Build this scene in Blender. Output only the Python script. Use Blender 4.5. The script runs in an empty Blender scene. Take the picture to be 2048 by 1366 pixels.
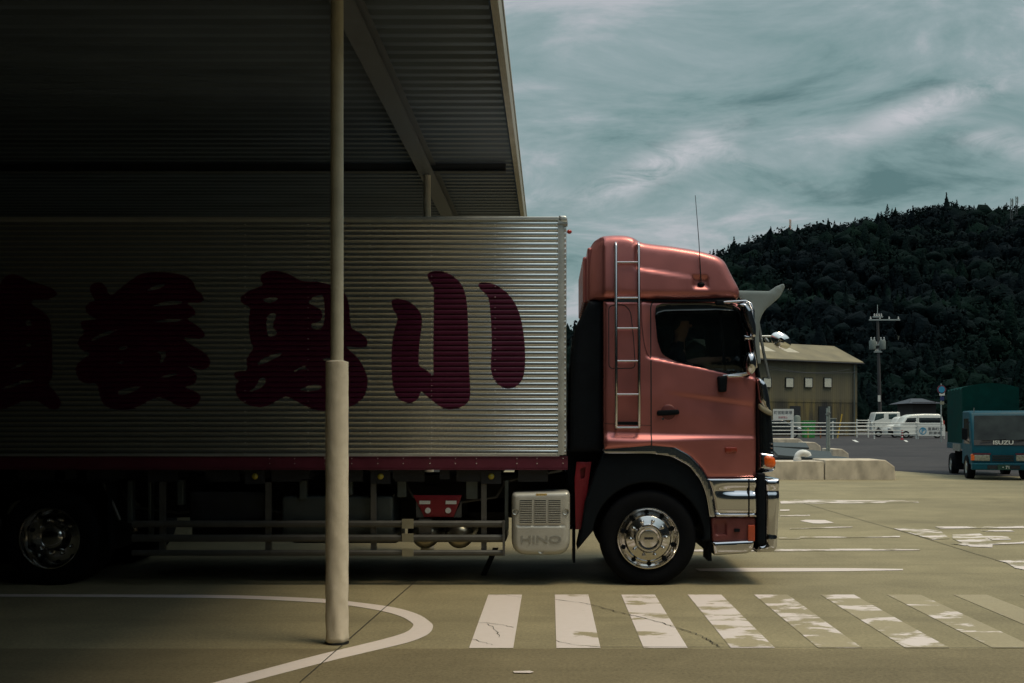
import bpy, bmesh, math, random
import numpy as np
from mathutils import Vector, Matrix
from mathutils.geometry import delaunay_2d_cdt
R = math.radians
rnd = random.Random(7)
scene = bpy.context.scene
COL = scene.collection

# ------------------------------------------------------------------ camera
CAMZ = 1.61
cam = bpy.data.cameras.new("camera"); camo = bpy.data.objects.new("camera", cam); COL.objects.link(camo)
camo.location = (0, 0, CAMZ); camo.rotation_euler = (R(90), 0, 0)
cam.sensor_width = 36; cam.lens = 2200/2048*36
cam.shift_x = -(1100-1024)/2048; cam.shift_y = (850-683)/2048
cam.clip_start = 0.1; cam.clip_end = 6000
scene.camera = camo

# ------------------------------------------------------------------ render look
scene.view_settings.view_transform = 'Standard'; scene.view_settings.look = 'None'
scene.view_settings.exposure = 0.0; scene.view_settings.gamma = 1.0
scene.cycles.use_denoising = True; scene.cycles.denoising_input_passes = 'RGB_ALBEDO'
scene.cycles.max_bounces = 6; scene.cycles.diffuse_bounces = 1
scene.cycles.sample_clamp_indirect = 4.0

# ------------------------------------------------------------------ sun + sky
SUN_DIR = Vector((0.40, -0.22, 1.0)).normalized()       # towards the sun
SUN_EL = math.asin(SUN_DIR.z); SUN_AZ = math.atan2(SUN_DIR.x, SUN_DIR.y)
sl = bpy.data.lights.new("sun", 'SUN'); so = bpy.data.objects.new("sun", sl); COL.objects.link(so)
sl.energy = 1.75; sl.angle = R(20); sl.color = (1.0, 0.84, 0.57)
so.rotation_euler = SUN_DIR.to_track_quat('Z', 'Y').to_euler()

W = bpy.data.worlds.new("World"); scene.world = W; W.use_nodes = True
nt = W.node_tree; N = nt.nodes; L = nt.links; N.clear()
def wn(t, **k):
    n = N.new(t)
    for a, b in k.items(): setattr(n, a, b)
    return n
out = wn('ShaderNodeOutputWorld'); bg = wn('ShaderNodeBackground')
sky = wn('ShaderNodeTexSky', sky_type='NISHITA', sun_disc=False)
sky.sun_elevation = SUN_EL; sky.sun_rotation = SUN_AZ; sky.air_density = 1.5; sky.dust_density = 3.0
tc = wn('ShaderNodeTexCoord'); sep = wn('ShaderNodeSeparateXYZ'); L.new(tc.outputs['Generated'], sep.inputs[0])
def wm(op, a, b=None, c=None, clamp=False):
    n = wn('ShaderNodeMath', operation=op, use_clamp=clamp)
    for i, v in enumerate((a, b, c)):
        if v is None: continue
        if isinstance(v, (int, float)): n.inputs[i].default_value = v
        else: L.new(v, n.inputs[i])
    return n.outputs[0]
zc = wm('MAXIMUM', sep.outputs[2], 0.0)
den = wm('ADD', zc, 0.27)                                # cloud deck seen in perspective
u = wm('DIVIDE', sep.outputs[0], den); v = wm('DIVIDE', sep.outputs[1], den)
cmb = wn('ShaderNodeCombineXYZ'); L.new(u, cmb.inputs[0]); L.new(v, cmb.inputs[1])
mp = wn('ShaderNodeMapping'); mp.inputs['Rotation'].default_value = (0, 0, R(14)); mp.inputs['Scale'].default_value = (0.9, 1.5, 1)
mp.inputs['Location'].default_value = (3.1, 1.7, 0)
L.new(cmb.outputs[0], mp.inputs[0])
n1 = wn('ShaderNodeTexNoise'); n1.inputs['Scale'].default_value = 2.5; n1.inputs['Detail'].default_value = 9; n1.inputs['Roughness'].default_value = .63
n1.inputs['Distortion'].default_value = .5
L.new(mp.outputs[0], n1.inputs['Vector'])
n2 = wn('ShaderNodeTexNoise'); n2.inputs['Scale'].default_value = .55; n2.inputs['Detail'].default_value = 4
L.new(mp.outputs[0], n2.inputs['Vector'])
cr = wn('ShaderNodeValToRGB'); E = cr.color_ramp.elements
E[0].position = .385; E[0].color = (.115, .215, .22, 1)
E[1].position = .63; E[1].color = (.52, .55, .585, 1)
e = E.new(.46); e.color = (.225, .345, .35, 1)
e = E.new(.55); e.color = (.33, .43, .445, 1)
mixv = wm('ADD', wm('MULTIPLY', n1.outputs['Fac'], .72), wm('MULTIPLY', n2.outputs['Fac'], .28))
L.new(mixv, cr.inputs[0])
# bright torn streaks low over the hill, placed by compass direction
def streak(az, el, saz, sel, tilt):
    azn = wm('ARCTAN2', sep.outputs[0], sep.outputs[1]); eln = wm('ARCSINE', sep.outputs[2])
    da = wm('SUBTRACT', azn, az); de = wm('SUBTRACT', wm('SUBTRACT', eln, el), wm('MULTIPLY', da, tilt))
    a2 = wm('POWER', wm('DIVIDE', wm('ABSOLUTE', da), saz), 2.0); b2 = wm('POWER', wm('DIVIDE', wm('ABSOLUTE', de), sel), 2.0)
    return wm('EXPONENT', wm('MULTIPLY', wm('ADD', a2, b2), -1.0))
def dirpx(x, y):
    d = Vector(((x-1100)/2200, 1, (850-y)/2200)).normalized()
    return math.atan2(d.x, d.y), math.asin(d.z)
acc = None
for (x, y, w, h, t, s) in ((1290, 345, 150, 34, .42, 1.0), (1450, 300, 70, 22, -.5, .5), (1860, 215, 150, 26, .25, 1.0), (2010, 285, 90, 22, -.25, .8), (1065, 395, 60, 16, .1, .7), (1520, 345, 120, 14, -.3, .35), (1690, 275, 60, 12, -.2, .3)):
    az, el = dirpx(x, y)
    g = wm('MULTIPLY', streak(az, el, w/2200, h/2200, t), s)
    acc = g if acc is None else wm('ADD', acc, g)
n3 = wn('ShaderNodeTexNoise'); n3.inputs['Scale'].default_value = 13; n3.inputs['Detail'].default_value = 8; n3.inputs['Roughness'].default_value = .68; n3.inputs['Distortion'].default_value = .8
mp3 = wn('ShaderNodeMapping'); mp3.inputs['Scale'].default_value = (1, 1, 2.6); mp3.inputs['Rotation'].default_value = (0, R(-8), 0)
L.new(tc.outputs['Generated'], mp3.inputs[0]); L.new(mp3.outputs[0], n3.inputs['Vector'])
torn = wm('MULTIPLY', wm('SUBTRACT', n3.outputs['Fac'], .36), 4.2, clamp=True)
sfac = wm('MULTIPLY', wm('MULTIPLY', acc, torn), .95, clamp=True)
mx = wn('ShaderNodeMixRGB'); mx.inputs[2].default_value = (.66, .66, .70, 1)
L.new(sfac, mx.inputs[0]); L.new(cr.outputs[0], mx.inputs[1])
# overcast brightens towards the zenith / sun side behind the canopy
zen = wm('MULTIPLY', wm('SUBTRACT', zc, .38), 1.5, clamp=True)
mz = wn('ShaderNodeMixRGB'); mz.inputs[2].default_value = (1.22, 1.38, 1.44, 1); L.new(zen, mz.inputs[0]); L.new(mx.outputs[0], mz.inputs[1])
# clear-sky component from the Nishita sky, thin behind the cloud
ms = wn('ShaderNodeMixRGB', blend_type='MIX'); ms.inputs[0].default_value = .06
sc_ = wn('ShaderNodeMixRGB', blend_type='MULTIPLY'); sc_.inputs[0].default_value = 1; sc_.inputs[2].default_value = (.1, .1, .1, 1)
L.new(sky.outputs[0], sc_.inputs[1]); L.new(mz.outputs[0], ms.inputs[1]); L.new(sc_.outputs[0], ms.inputs[2])
L.new(ms.outputs[0], bg.inputs[0]); bg.inputs[1].default_value = .88; L.new(bg.outputs[0], out.inputs[0])

# ------------------------------------------------------------------ helpers: measuring
def gz(Y):
    return 0.0 if Y < 32 else min((Y-32)*0.0171, 0.65)
def P(px, py, Y):                 # pixel + distance -> X, Z
    return ((px-1100)/2200*Y, CAMZ+(850-py)/2200*Y)
def G(px, py):                    # pixel on the ground -> X, Y
    Y = 2200*CAMZ/(py-850)
    for _ in range(60): Y = .5*Y+.5*2200*(CAMZ-gz(Y))/(py-850)
    return ((px-1100)/2200*Y, Y)
def T(px, py): return ((px-1100)/200, CAMZ-(py-850)/200)      # the truck's near side, 11 m away
TY = 11.0
def TT(pts): return [T(*p) for p in pts]

# ------------------------------------------------------------------ helpers: materials
def mat(name, color, rough=.6, metal=0.0, var=.12, scale=6.0, bump=0.0, bscale=60, coat=0.0, spec=.5, stretch=(1, 1, 1), emit=None, rvar=.1):
    m = bpy.data.materials.new(name); m.use_nodes = True
    n = m.node_tree.nodes; l = m.node_tree.links; b = n['Principled BSDF']
    t = n.new('ShaderNodeTexCoord'); mpn = n.new('ShaderNodeMapping'); mpn.inputs['Scale'].default_value = stretch
    l.new(t.outputs['Object'], mpn.inputs[0])
    no = n.new('ShaderNodeTexNoise'); no.inputs['Scale'].default_value = scale; no.inputs['Detail'].default_value = 6; l.new(mpn.outputs[0], no.inputs['Vector'])
    mr = n.new('ShaderNodeMapRange'); mr.inputs[1].default_value = .3; mr.inputs[2].default_value = .7
    mr.inputs[3].default_value = 1-var; mr.inputs[4].default_value = 1+var; l.new(no.outputs['Fac'], mr.inputs[0])
    mul = n.new('ShaderNodeVectorMath'); mul.operation = 'SCALE'; mul.inputs[0].default_value = color[:3]; l.new(mr.outputs[0], mul.inputs['Scale'])
    l.new(mul.outputs[0], b.inputs['Base Color'])
    r2 = n.new('ShaderNodeMapRange'); r2.inputs[1].default_value = .3; r2.inputs[2].default_value = .7
    r2.inputs[3].default_value = max(rough*(1-rvar), .01); r2.inputs[4].default_value = min(rough*(1+rvar), 1); l.new(no.outputs['Fac'], r2.inputs[0])
    l.new(r2.outputs[0], b.inputs['Roughness'])
    b.inputs['Metallic'].default_value = metal; b.inputs['Specular IOR Level'].default_value = spec
    b.inputs['Coat Weight'].default_value = coat; b.inputs['Coat Roughness'].default_value = .06
    if bump:
        nb = n.new('ShaderNodeTexNoise'); nb.inputs['Scale'].default_value = bscale; nb.inputs['Detail'].default_value = 4; l.new(mpn.outputs[0], nb.inputs['Vector'])
        bp = n.new('ShaderNodeBump'); bp.inputs['Strength'].default_value = bump; bp.inputs['Distance'].default_value = .02
        l.new(nb.outputs['Fac'], bp.inputs['Height']); l.new(bp.outputs[0], b.inputs['Normal'])
    if emit: b.inputs['Emission Color'].default_value = (*emit[:3], 1); b.inputs['Emission Strength'].default_value = emit[3]
    return m

def glassy(name, tint, rough=.03):
    m = bpy.data.materials.new(name); m.use_nodes = True
    n = m.node_tree.nodes; l = m.node_tree.links; n.clear()
    o = n.new('ShaderNodeOutputMaterial'); tr = n.new('ShaderNodeBsdfTransparent'); tr.inputs[0].default_value = (*tint, 1)
    g = n.new('ShaderNodeBsdfGlossy'); g.inputs['Roughness'].default_value = rough; g.inputs[0].default_value = (.8, .9, .92, 1)
    f = n.new('ShaderNodeFresnel'); f.inputs[0].default_value = 1.45
    no = n.new('ShaderNodeTexNoise'); no.inputs['Scale'].default_value = 2
    bp = n.new('ShaderNodeBump'); bp.inputs['Strength'].default_value = .05; l.new(no.outputs['Fac'], bp.inputs['Height']); l.new(bp.outputs[0], g.inputs['Normal'])
    x = n.new('ShaderNodeMixShader'); l.new(f.outputs[0], x.inputs[0]); l.new(tr.outputs[0], x.inputs[1]); l.new(g.outputs[0], x.inputs[2]); l.new(x.outputs[0], o.inputs[0])
    return m

def ground_mat(name, paint=False, base=(.345, .298, .178), dark=(.235, .203, .124), asphalt=False):
    m = bpy.data.materials.new(name); m.use_nodes = True
    n = m.node_tree.nodes; l = m.node_tree.links; b = n['Principled BSDF']
    geo = n.new('ShaderNodeNewGeometry')
    def noise(scale, det=6, rough=.55, st=(1, 1, 1), loc=(0, 0, 0), dist=0):
        mm = n.new('ShaderNodeMapping'); mm.inputs['Scale'].default_value = st; mm.inputs['Location'].default_value = loc; l.new(geo.outputs['Position'], mm.inputs[0])
        q = n.new('ShaderNodeTexNoise'); q.inputs['Scale'].default_value = scale; q.inputs['Detail'].default_value = det; q.inputs['Roughness'].default_value = rough
        q.inputs['Distortion'].default_value = dist
        l.new(mm.outputs[0], q.inputs['Vector']); return q.outputs['Fac']
    def ramp(f, lo, hi, a=0., c=1.):
        q = n.new('ShaderNodeMapRange'); q.inputs[1].default_value = lo; q.inputs[2].default_value = hi; q.inputs[3].default_value = a; q.inputs[4].default_value = c
        l.new(f, q.inputs[0]); return q.outputs[0]
    def mix(f, a, c):
        q = n.new('ShaderNodeMixRGB')
        for i, v_ in enumerate((f, a, c)):
            if isinstance(v_, tuple): q.inputs[i].default_value = (*v_[:3], 1)
            elif isinstance(v_, (int, float)): q.inputs[i].default_value = v_
            else: l.new(v_, q.inputs[i])
        return q.outputs[0]
    def mth(op, a, c):
        q = n.new('ShaderNodeMath'); q.operation = op; q.use_clamp = False
        for i, v_ in enumerate((a, c)):
            if isinstance(v_, (int, float)): q.inputs[i].default_value = v_
            else: l.new(v_, q.inputs[i])
        return q.outputs[0]
    big = ramp(noise(.35, 8, .68, st=(.5, 1, 1)), .36, .64)
    streaks = ramp(noise(1.4, 6, .6, st=(.22, 1.6, 1)), .3, .72)
    c = mix(big, dark, base)
    mid = ramp(noise(1.1, 7, .62, loc=(9, 4, 0), dist=.6), .32, .68, .84, 1.12)
    tyre = ramp(noise(.8, 4, .5, st=(.05, 2.6, 1), loc=(1, 8, 0)), .56, .70, 1.0, .80)
    vm = n.new('ShaderNodeVectorMath'); vm.operation = 'SCALE'; l.new(c, vm.inputs[0]); l.new(mth('MULTIPLY', mid, tyre), vm.inputs['Scale']); c = vm.outputs[0]
    c = mix(mth('MULTIPLY', streaks, .45), c, tuple(x*.74 for x in base))
    fine = ramp(noise(38, 5, .7), .3, .7, .74, 1.24)
    grit = ramp(noise(240, 2, .6), .3, .7, .80, 1.20)
    vs = n.new('ShaderNodeVectorMath'); vs.operation = 'SCALE'; l.new(c, vs.inputs[0]); l.new(mth('MULTIPLY', fine, grit), vs.inputs['Scale'])
    c = vs.outputs[0]
    spots = ramp(noise(3.2, 5, .62, loc=(5, 2, 0)), .66, .76)
    c = mix(mth('MULTIPLY', spots, .45), c, tuple(x*.5 for x in dark))
    rough = .85
    if paint:
        sx = n.new('ShaderNodeSeparateXYZ'); l.new(geo.outputs['Position'], sx.inputs[0])
        thr = n.new('ShaderNodeValToRGB')        # how worn the stripes are along the crossing
        els = thr.color_ramp.elements; els[0].position = 0; els[0].color = (0, 0, 0, 1); els[1].position = 1; els[1].color = (.64,)*3+(1,)
        if paint == 'zebra':
            for p_, v_ in ((.075, .05), (.11, .40), (.21, .44), (.31, .49), (.42, .51), (.52, .545), (.62, .62), (.75, .585)):
                q = els.new(p_); q.color = (v_, v_, v_, 1)
        elif paint == 'solid':
            els[0].color = (.12,)*3+(1,); els[1].color = (.12,)*3+(1,)
        else:
            els[0].color = (.5,)*3+(1,); els[1].color = (.5,)*3+(1,)
        l.new(ramp(sx.outputs[0], -.583, 6.5), thr.inputs[0])
        wear = noise(1.7, 5, .6, st=(1.0, 1.9, 1), loc=(2.3, 7.7, 0), dist=.35)
        wear = mth('ADD', mth('MULTIPLY', wear, .86), mth('MULTIPLY', noise(26, 5, .7, st=(.5, 1.3, 1)), .14))
        dif = mth('SUBTRACT', wear, thr.outputs[0])
        msk = ramp(dif, -.014, .024)
        ghost = mix(.42 if paint == 'zebra' else .10, c, (.50, .43, .29))
        pw = mix(ramp(noise(14, 5, .7), .3, .7, 0, .35), (.74, .66, .62), (.62, .55, .50))
        c = mix(msk, ghost, pw); rough = .7
    l.new(c, b.inputs['Base Color']); b.inputs['Roughness'].default_value = rough; b.inputs['Specular IOR Level'].default_value = .25
    bp = n.new('ShaderNodeBump'); bp.inputs['Strength'].default_value = .35; bp.inputs['Distance'].default_value = .006
    l.new(noise(90, 4, .7), bp.inputs['Height']); l.new(bp.outputs[0], b.inputs['Normal'])
    return m

M = {}
M['concrete_ground'] = ground_mat('concrete_ground')
M['zebra'] = ground_mat('zebra_paint', 'zebra'); M['line'] = ground_mat('line_paint', 'solid'); M['worn'] = ground_mat('worn_paint', 'worn')
M['asphalt'] = ground_mat('asphalt_ground', base=(.058, .054, .056), dark=(.030, .029, .034))
M['crack'] = mat('crack_dirt', (.045, .04, .03), .95)
M['barrier'] = mat('weathered_concrete', (.56, .485, .38), .9, var=.32, scale=3.5, bump=.4, bscale=30, stretch=(1, 1, .5))
M['steelplate'] = mat('grey_steel_plate', (.048, .06, .062), .6, .2)
M['alu'] = mat('ribbed_aluminium', (.80, .82, .81), .23, .96, var=.02, scale=2.5, rvar=.0)
M['alusmooth'] = mat('aluminium_trim', (.62, .64, .62), .40, .75, var=.06)
M['red_paint_letters'] = mat('maroon_lettering', (.058, .003, .024), .42, 0, var=.12, spec=.35)
M['maroon'] = mat('maroon_rail_paint', (.10, .015, .034), .4, 0, var=.15, coat=.2)
M['cab'] = mat('copper_metallic_paint', (.475, .168, .160), .38, .80, var=.06, scale=3, coat=.3)
M['cabdark'] = mat('cab_seam_rubber', (.02, .008, .01), .6)  # dark colour of the door and panel joints
M['chrome'] = mat('chrome', (.60, .60, .64), .06, 1.0, var=.03)
M['rim'] = mat('polished_rim', (.60, .59, .58), .14, 1.0, var=.05)
M['steel'] = mat('brushed_steel', (.42, .44, .43), .38, .9, var=.1)
M['silver'] = mat('silver_box_paint', (.50, .50, .46), .38, .35, var=.08, coat=.1)
M['black'] = mat('black_plastic', (.003, .005, .008), .6, var=.2, spec=.12)
M['tyre'] = mat('tyre_rubber', (.0035, .0042, .006), .9, var=.25, spec=.15)
M['gloss'] = mat('gloss_black_panel', (.008, .010, .012), .10, .0, coat=.8)
M['chassis'] = mat('chassis_paint', (.012, .014, .018), .6, .1, var=.4)
M['guard'] = mat('side_guard_alu', (.10, .10, .095), .5, .4, var=.15)
M['tank'] = mat('tank_steel', (.10, .12, .12), .42, .6, var=.1)
M['brass'] = mat('air_tank_metal', (.40, .36, .27), .3, .9, var=.1)
M['red'] = mat('red_frame_paint', (.22, .008, .018), .45, 0)
M['white'] = mat('white_enamel', (.72, .72, .70), .4, 0, var=.06, coat=.2)
M['orange'] = mat('amber_lens', (.75, .13, .02), .15, 0, coat=.6, scale=40, var=.25)
M['ylens'] = mat('yellow_marker_lens', (.34, .29, .03), .2, 0, coat=.5)
M['redlens'] = mat('red_marker_lens', (.45, .03, .02), .2, 0, coat=.5)
M['mlens'] = mat('side_repeater_lens', (.22, .03, .018), .2, 0, coat=.5)
M['glass'] = glassy('cab_window_glass', (.78, .84, .86))
M['glassfar'] = glassy('privacy_window_glass', (.22, .26, .27))
M['dglass'] = mat('dark_window_glass', (.006, .010, .012), .06, 0, spec=.6)
M['interior'] = mat('cab_interior_trim', (.012, .014, .017), .8)
M['skin'] = mat('skin', (.60, .30, .20), .55, var=.05)
M['navy'] = mat('navy_work_shirt', (.02, .022, .03), .85)
M['hair'] = mat('black_hair', (.01, .008, .008), .6)
M['yellow'] = mat('yellow_strap', (.42, .42, .03), .6)
M['pole'] = mat('cream_post_paint', (.60, .56, .44), .5, 0, var=.14, scale=5)
M['pad'] = mat('cream_vinyl_padding', (.80, .72, .58), .55, 0, var=.10, scale=7, bump=.25, bscale=14)
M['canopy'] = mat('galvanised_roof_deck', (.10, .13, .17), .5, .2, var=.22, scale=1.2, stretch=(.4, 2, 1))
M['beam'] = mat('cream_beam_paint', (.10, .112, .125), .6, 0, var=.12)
M['fascia'] = mat('fascia_paint', (.34, .335, .29), .6, 0, var=.15)
M['wall2'] = mat('blocker_wall_grey', (.034, .040, .044), .9)  # surface of the tall block added behind the camera
M['wall'] = mat('blocker_wall_dark', (.018, .022, .028), .9)  # surface of the added walls that shut out sky light

# ------------------------------------------------------------------ helpers: meshes
class MB:
    def __init__(s): s.v = []; s.f = []
    def add(s, vs, fs):
        o = len(s.v); s.v += [tuple(p) for p in vs]; s.f += [tuple(i+o for i in f) for f in fs]; return s
    def box(s, x0, x1, y0, y1, z0, z1, ry=0.0):
        vs = [(x, y, z) for x in (x0, x1) for y in (y0, y1) for z in (z0, z1)]
        if ry:
            cx, cz = (x0+x1)/2, (z0+z1)/2
            vs = [(cx+(x-cx)*math.cos(ry)-(z-cz)*math.sin(ry), y, cz+(x-cx)*math.sin(ry)+(z-cz)*math.cos(ry)) for x, y, z in vs]
        return s.add(vs, [(0, 1, 3, 2), (4, 6, 7, 5), (0, 4, 5, 1), (2, 3, 7, 6), (0, 2, 6, 4), (1, 5, 7, 3)])
    def tube(s, pts, r, n=10, cap=True):
        pts = [Vector(p) for p in pts]; rs = r if isinstance(r, (list, tuple)) else [r]*len(pts)
        vs = []; fs = []
        up = None
        for i, p in enumerate(pts):
            d = (pts[min(i+1, len(pts)-1)]-pts[max(i-1, 0)]).normalized()
            if up is None: up = Vector((0, 0, 1)) if abs(d.z) < .9 else Vector((1, 0, 0))
            a = d.cross(up)
            if a.length < 1e-4: up = Vector((0, 1, 0)); a = d.cross(up)
            a.normalize(); b = a.cross(d).normalized(); up = b
            for k in range(n):
                t = 2*math.pi*k/n; vs.append(p+(a*math.cos(t)+b*math.sin(t))*rs[i])
        for i in range(len(pts)-1):
            for k in range(n):
                k2 = (k+1) % n; fs.append((i*n+k, i*n+k2, (i+1)*n+k2, (i+1)*n+k))
        if cap: fs.append(tuple(range(n))[::-1]); fs.append(tuple((len(pts)-1)*n+k for k in range(n)))
        return s.add(vs, fs)
    def lathe(s, c, prof, axis='y', n=48):       # prof = [(radius, offset along axis)]
        vs = []; fs = []
        for r, h in prof:
            for k in range(n):
                t = 2*math.pi*k/n; a, b = r*math.cos(t), r*math.sin(t)
                vs.append({'y': (c[0]+a, c[1]+h, c[2]+b), 'z': (c[0]+a, c[1]+b, c[2]+h), 'x': (c[0]+h, c[1]+a, c[2]+b)}[axis])
        for i in range(len(prof)-1):
            for k in range(n):
                k2 = (k+1) % n; fs.append((i*n+k, i*n+k2, (i+1)*n+k2, (i+1)*n+k))
        return s.add(vs, fs)
    def ball(s, c, r, n=10, m=6, sc=(1, 1, 1)):
        vs = []; fs = []
        for i in range(m+1):
            ph = math.pi*i/m
            for k in range(n):
                t = 2*math.pi*k/n
                vs.append((c[0]+r*sc[0]*math.sin(ph)*math.cos(t), c[1]+r*sc[1]*math.sin(ph)*math.sin(t), c[2]+r*sc[2]*math.cos(ph)))
        for i in range(m):
            for k in range(n):
                k2 = (k+1) % n; fs.append((i*n+k, (i+1)*n+k, (i+1)*n+k2, i*n+k2))
        return s.add(vs, fs)
    def prism(s, poly, y0, y1):                   # polygon in XZ extruded along Y
        n = len(poly)
        vs = [(x, y0, z) for x, z in poly]+[(x, y1, z) for x, z in poly]
        fs = [tuple(range(n)), tuple(range(2*n-1, n-1, -1))]+[(i, i+n, (i+1) % n+n, (i+1) % n) for i in range(n)]
        return s.add(vs, fs)
    def build(s, name, m, parent=None, smooth=None, bevel=0, world=None):
        me = bpy.data.meshes.new(name); me.from_pydata(s.v, [], s.f)
        bm = bmesh.new(); bm.from_mesh(me)
        if len(s.f) < 60000: bmesh.ops.remove_doubles(bm, verts=bm.verts, dist=1e-5)
        bmesh.ops.recalc_face_normals(bm, faces=bm.faces); bm.to_mesh(me); bm.free()
        me.materials.append(m)
        if smooth is not None:
            me.polygons.foreach_set('use_smooth', [True]*len(me.polygons)); me.set_sharp_from_angle(angle=R(smooth))
        o = bpy.data.objects.new(name, me); COL.objects.link(o)
        if bevel:
            b = o.modifiers.new('bevel', 'BEVEL'); b.width = bevel; b.segments = 2; b.limit_method = 'ANGLE'; b.harden_normals = False
        if parent is not None:
            o.parent = parent; o.matrix_parent_inverse = Matrix.Identity(4)
            if not is_local(parent):
                o.location = -wloc(parent)
        return o
def is_local(o):
    while o.parent is not None: o = o.parent
    return bool(o.get('_local'))
def wloc(o):
    p = Vector(o.location)
    while o.parent is not None: o = o.parent; p += Vector(o.location)
    return p

def thing(name, label, cat, loc=(0, 0, 0), group=None, rz=0.0, local=False):
    o = bpy.data.objects.new(name, None); COL.objects.link(o); o.empty_display_size = .3
    o.location = loc; o.rotation_euler = (0, 0, rz); o['label'] = label; o['category'] = cat
    if group: o['group'] = group
    if local: o['_local'] = 1
    return o
def tag(o, label, cat, group=None):
    o['label'] = label; o['category'] = cat
    if group: o['group'] = group
    return o
def struct(o): o['kind'] = 'structure'; return o

def dens(poly, step, closed=True):
    outp = []; n = len(poly)
    for i in range(n if closed else n-1):
        a = poly[i]; b = poly[(i+1) % n]; d = math.hypot(b[0]-a[0], b[1]-a[1]); k = max(1, int(math.ceil(d/step)))
        for j in range(k): outp.append((a[0]+(b[0]-a[0])*j/k, a[1]+(b[1]-a[1])*j/k))
    if not closed: outp.append(poly[-1])
    return outp
def rounded(poly, r, n=6):                        # round the corners of a polygon
    outp = []; m = len(poly)
    for i in range(m):
        p0, p1, p2 = Vector(poly[i-1]), Vector(poly[i]), Vector(poly[(i+1) % m])
        rr = r[i] if isinstance(r, (list, tuple)) else r
        d0 = (p0-p1); d2 = (p2-p1); q = min(rr, d0.length*.48, d2.length*.48)
        if q < 1e-4: outp.append(tuple(p1)); continue
        a = p1+d0.normalized()*q; b = p1+d2.normalized()*q
        for k in range(n+1):
            t = k/n; outp.append(tuple(a*(1-t)**2+p1*2*t*(1-t)+b*t*t))
    return outp
def smoothpoly(poly, it=2):
    for _ in range(it):
        q = []
        for i in range(len(poly)):
            a, b = poly[i], poly[(i+1) % len(poly)]
            q += [(.75*a[0]+.25*b[0], .75*a[1]+.25*b[1]), (.25*a[0]+.75*b[0], .25*a[1]+.75*b[1])]
        poly = q
    return poly
def pip(pts, poly):
    x = pts[:, 0]; y = pts[:, 1]; c = np.zeros(len(pts), bool); n = len(poly)
    for i in range(n):
        x1, y1 = poly[i]; x2, y2 = poly[i-1]
        if y1 == y2: continue
        k = ((y1 > y) != (y2 > y)) & (x < (x2-x1)*(y-y1)/(y2-y1)+x1); c ^= k
    return c
def pdist(pts, poly):
    d = np.full(len(pts), 1e9); n = len(poly)
    for i in range(n):
        a = np.array(poly[i-1]); b = np.array(poly[i]); ab = b-a; L2 = (ab**2).sum()
        if L2 < 1e-14: continue
        t = np.clip(((pts-a)@ab)/L2, 0, 1); q = a+t[:, None]*ab; d = np.minimum(d, np.hypot(*(pts-q).T))
    return d
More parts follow.
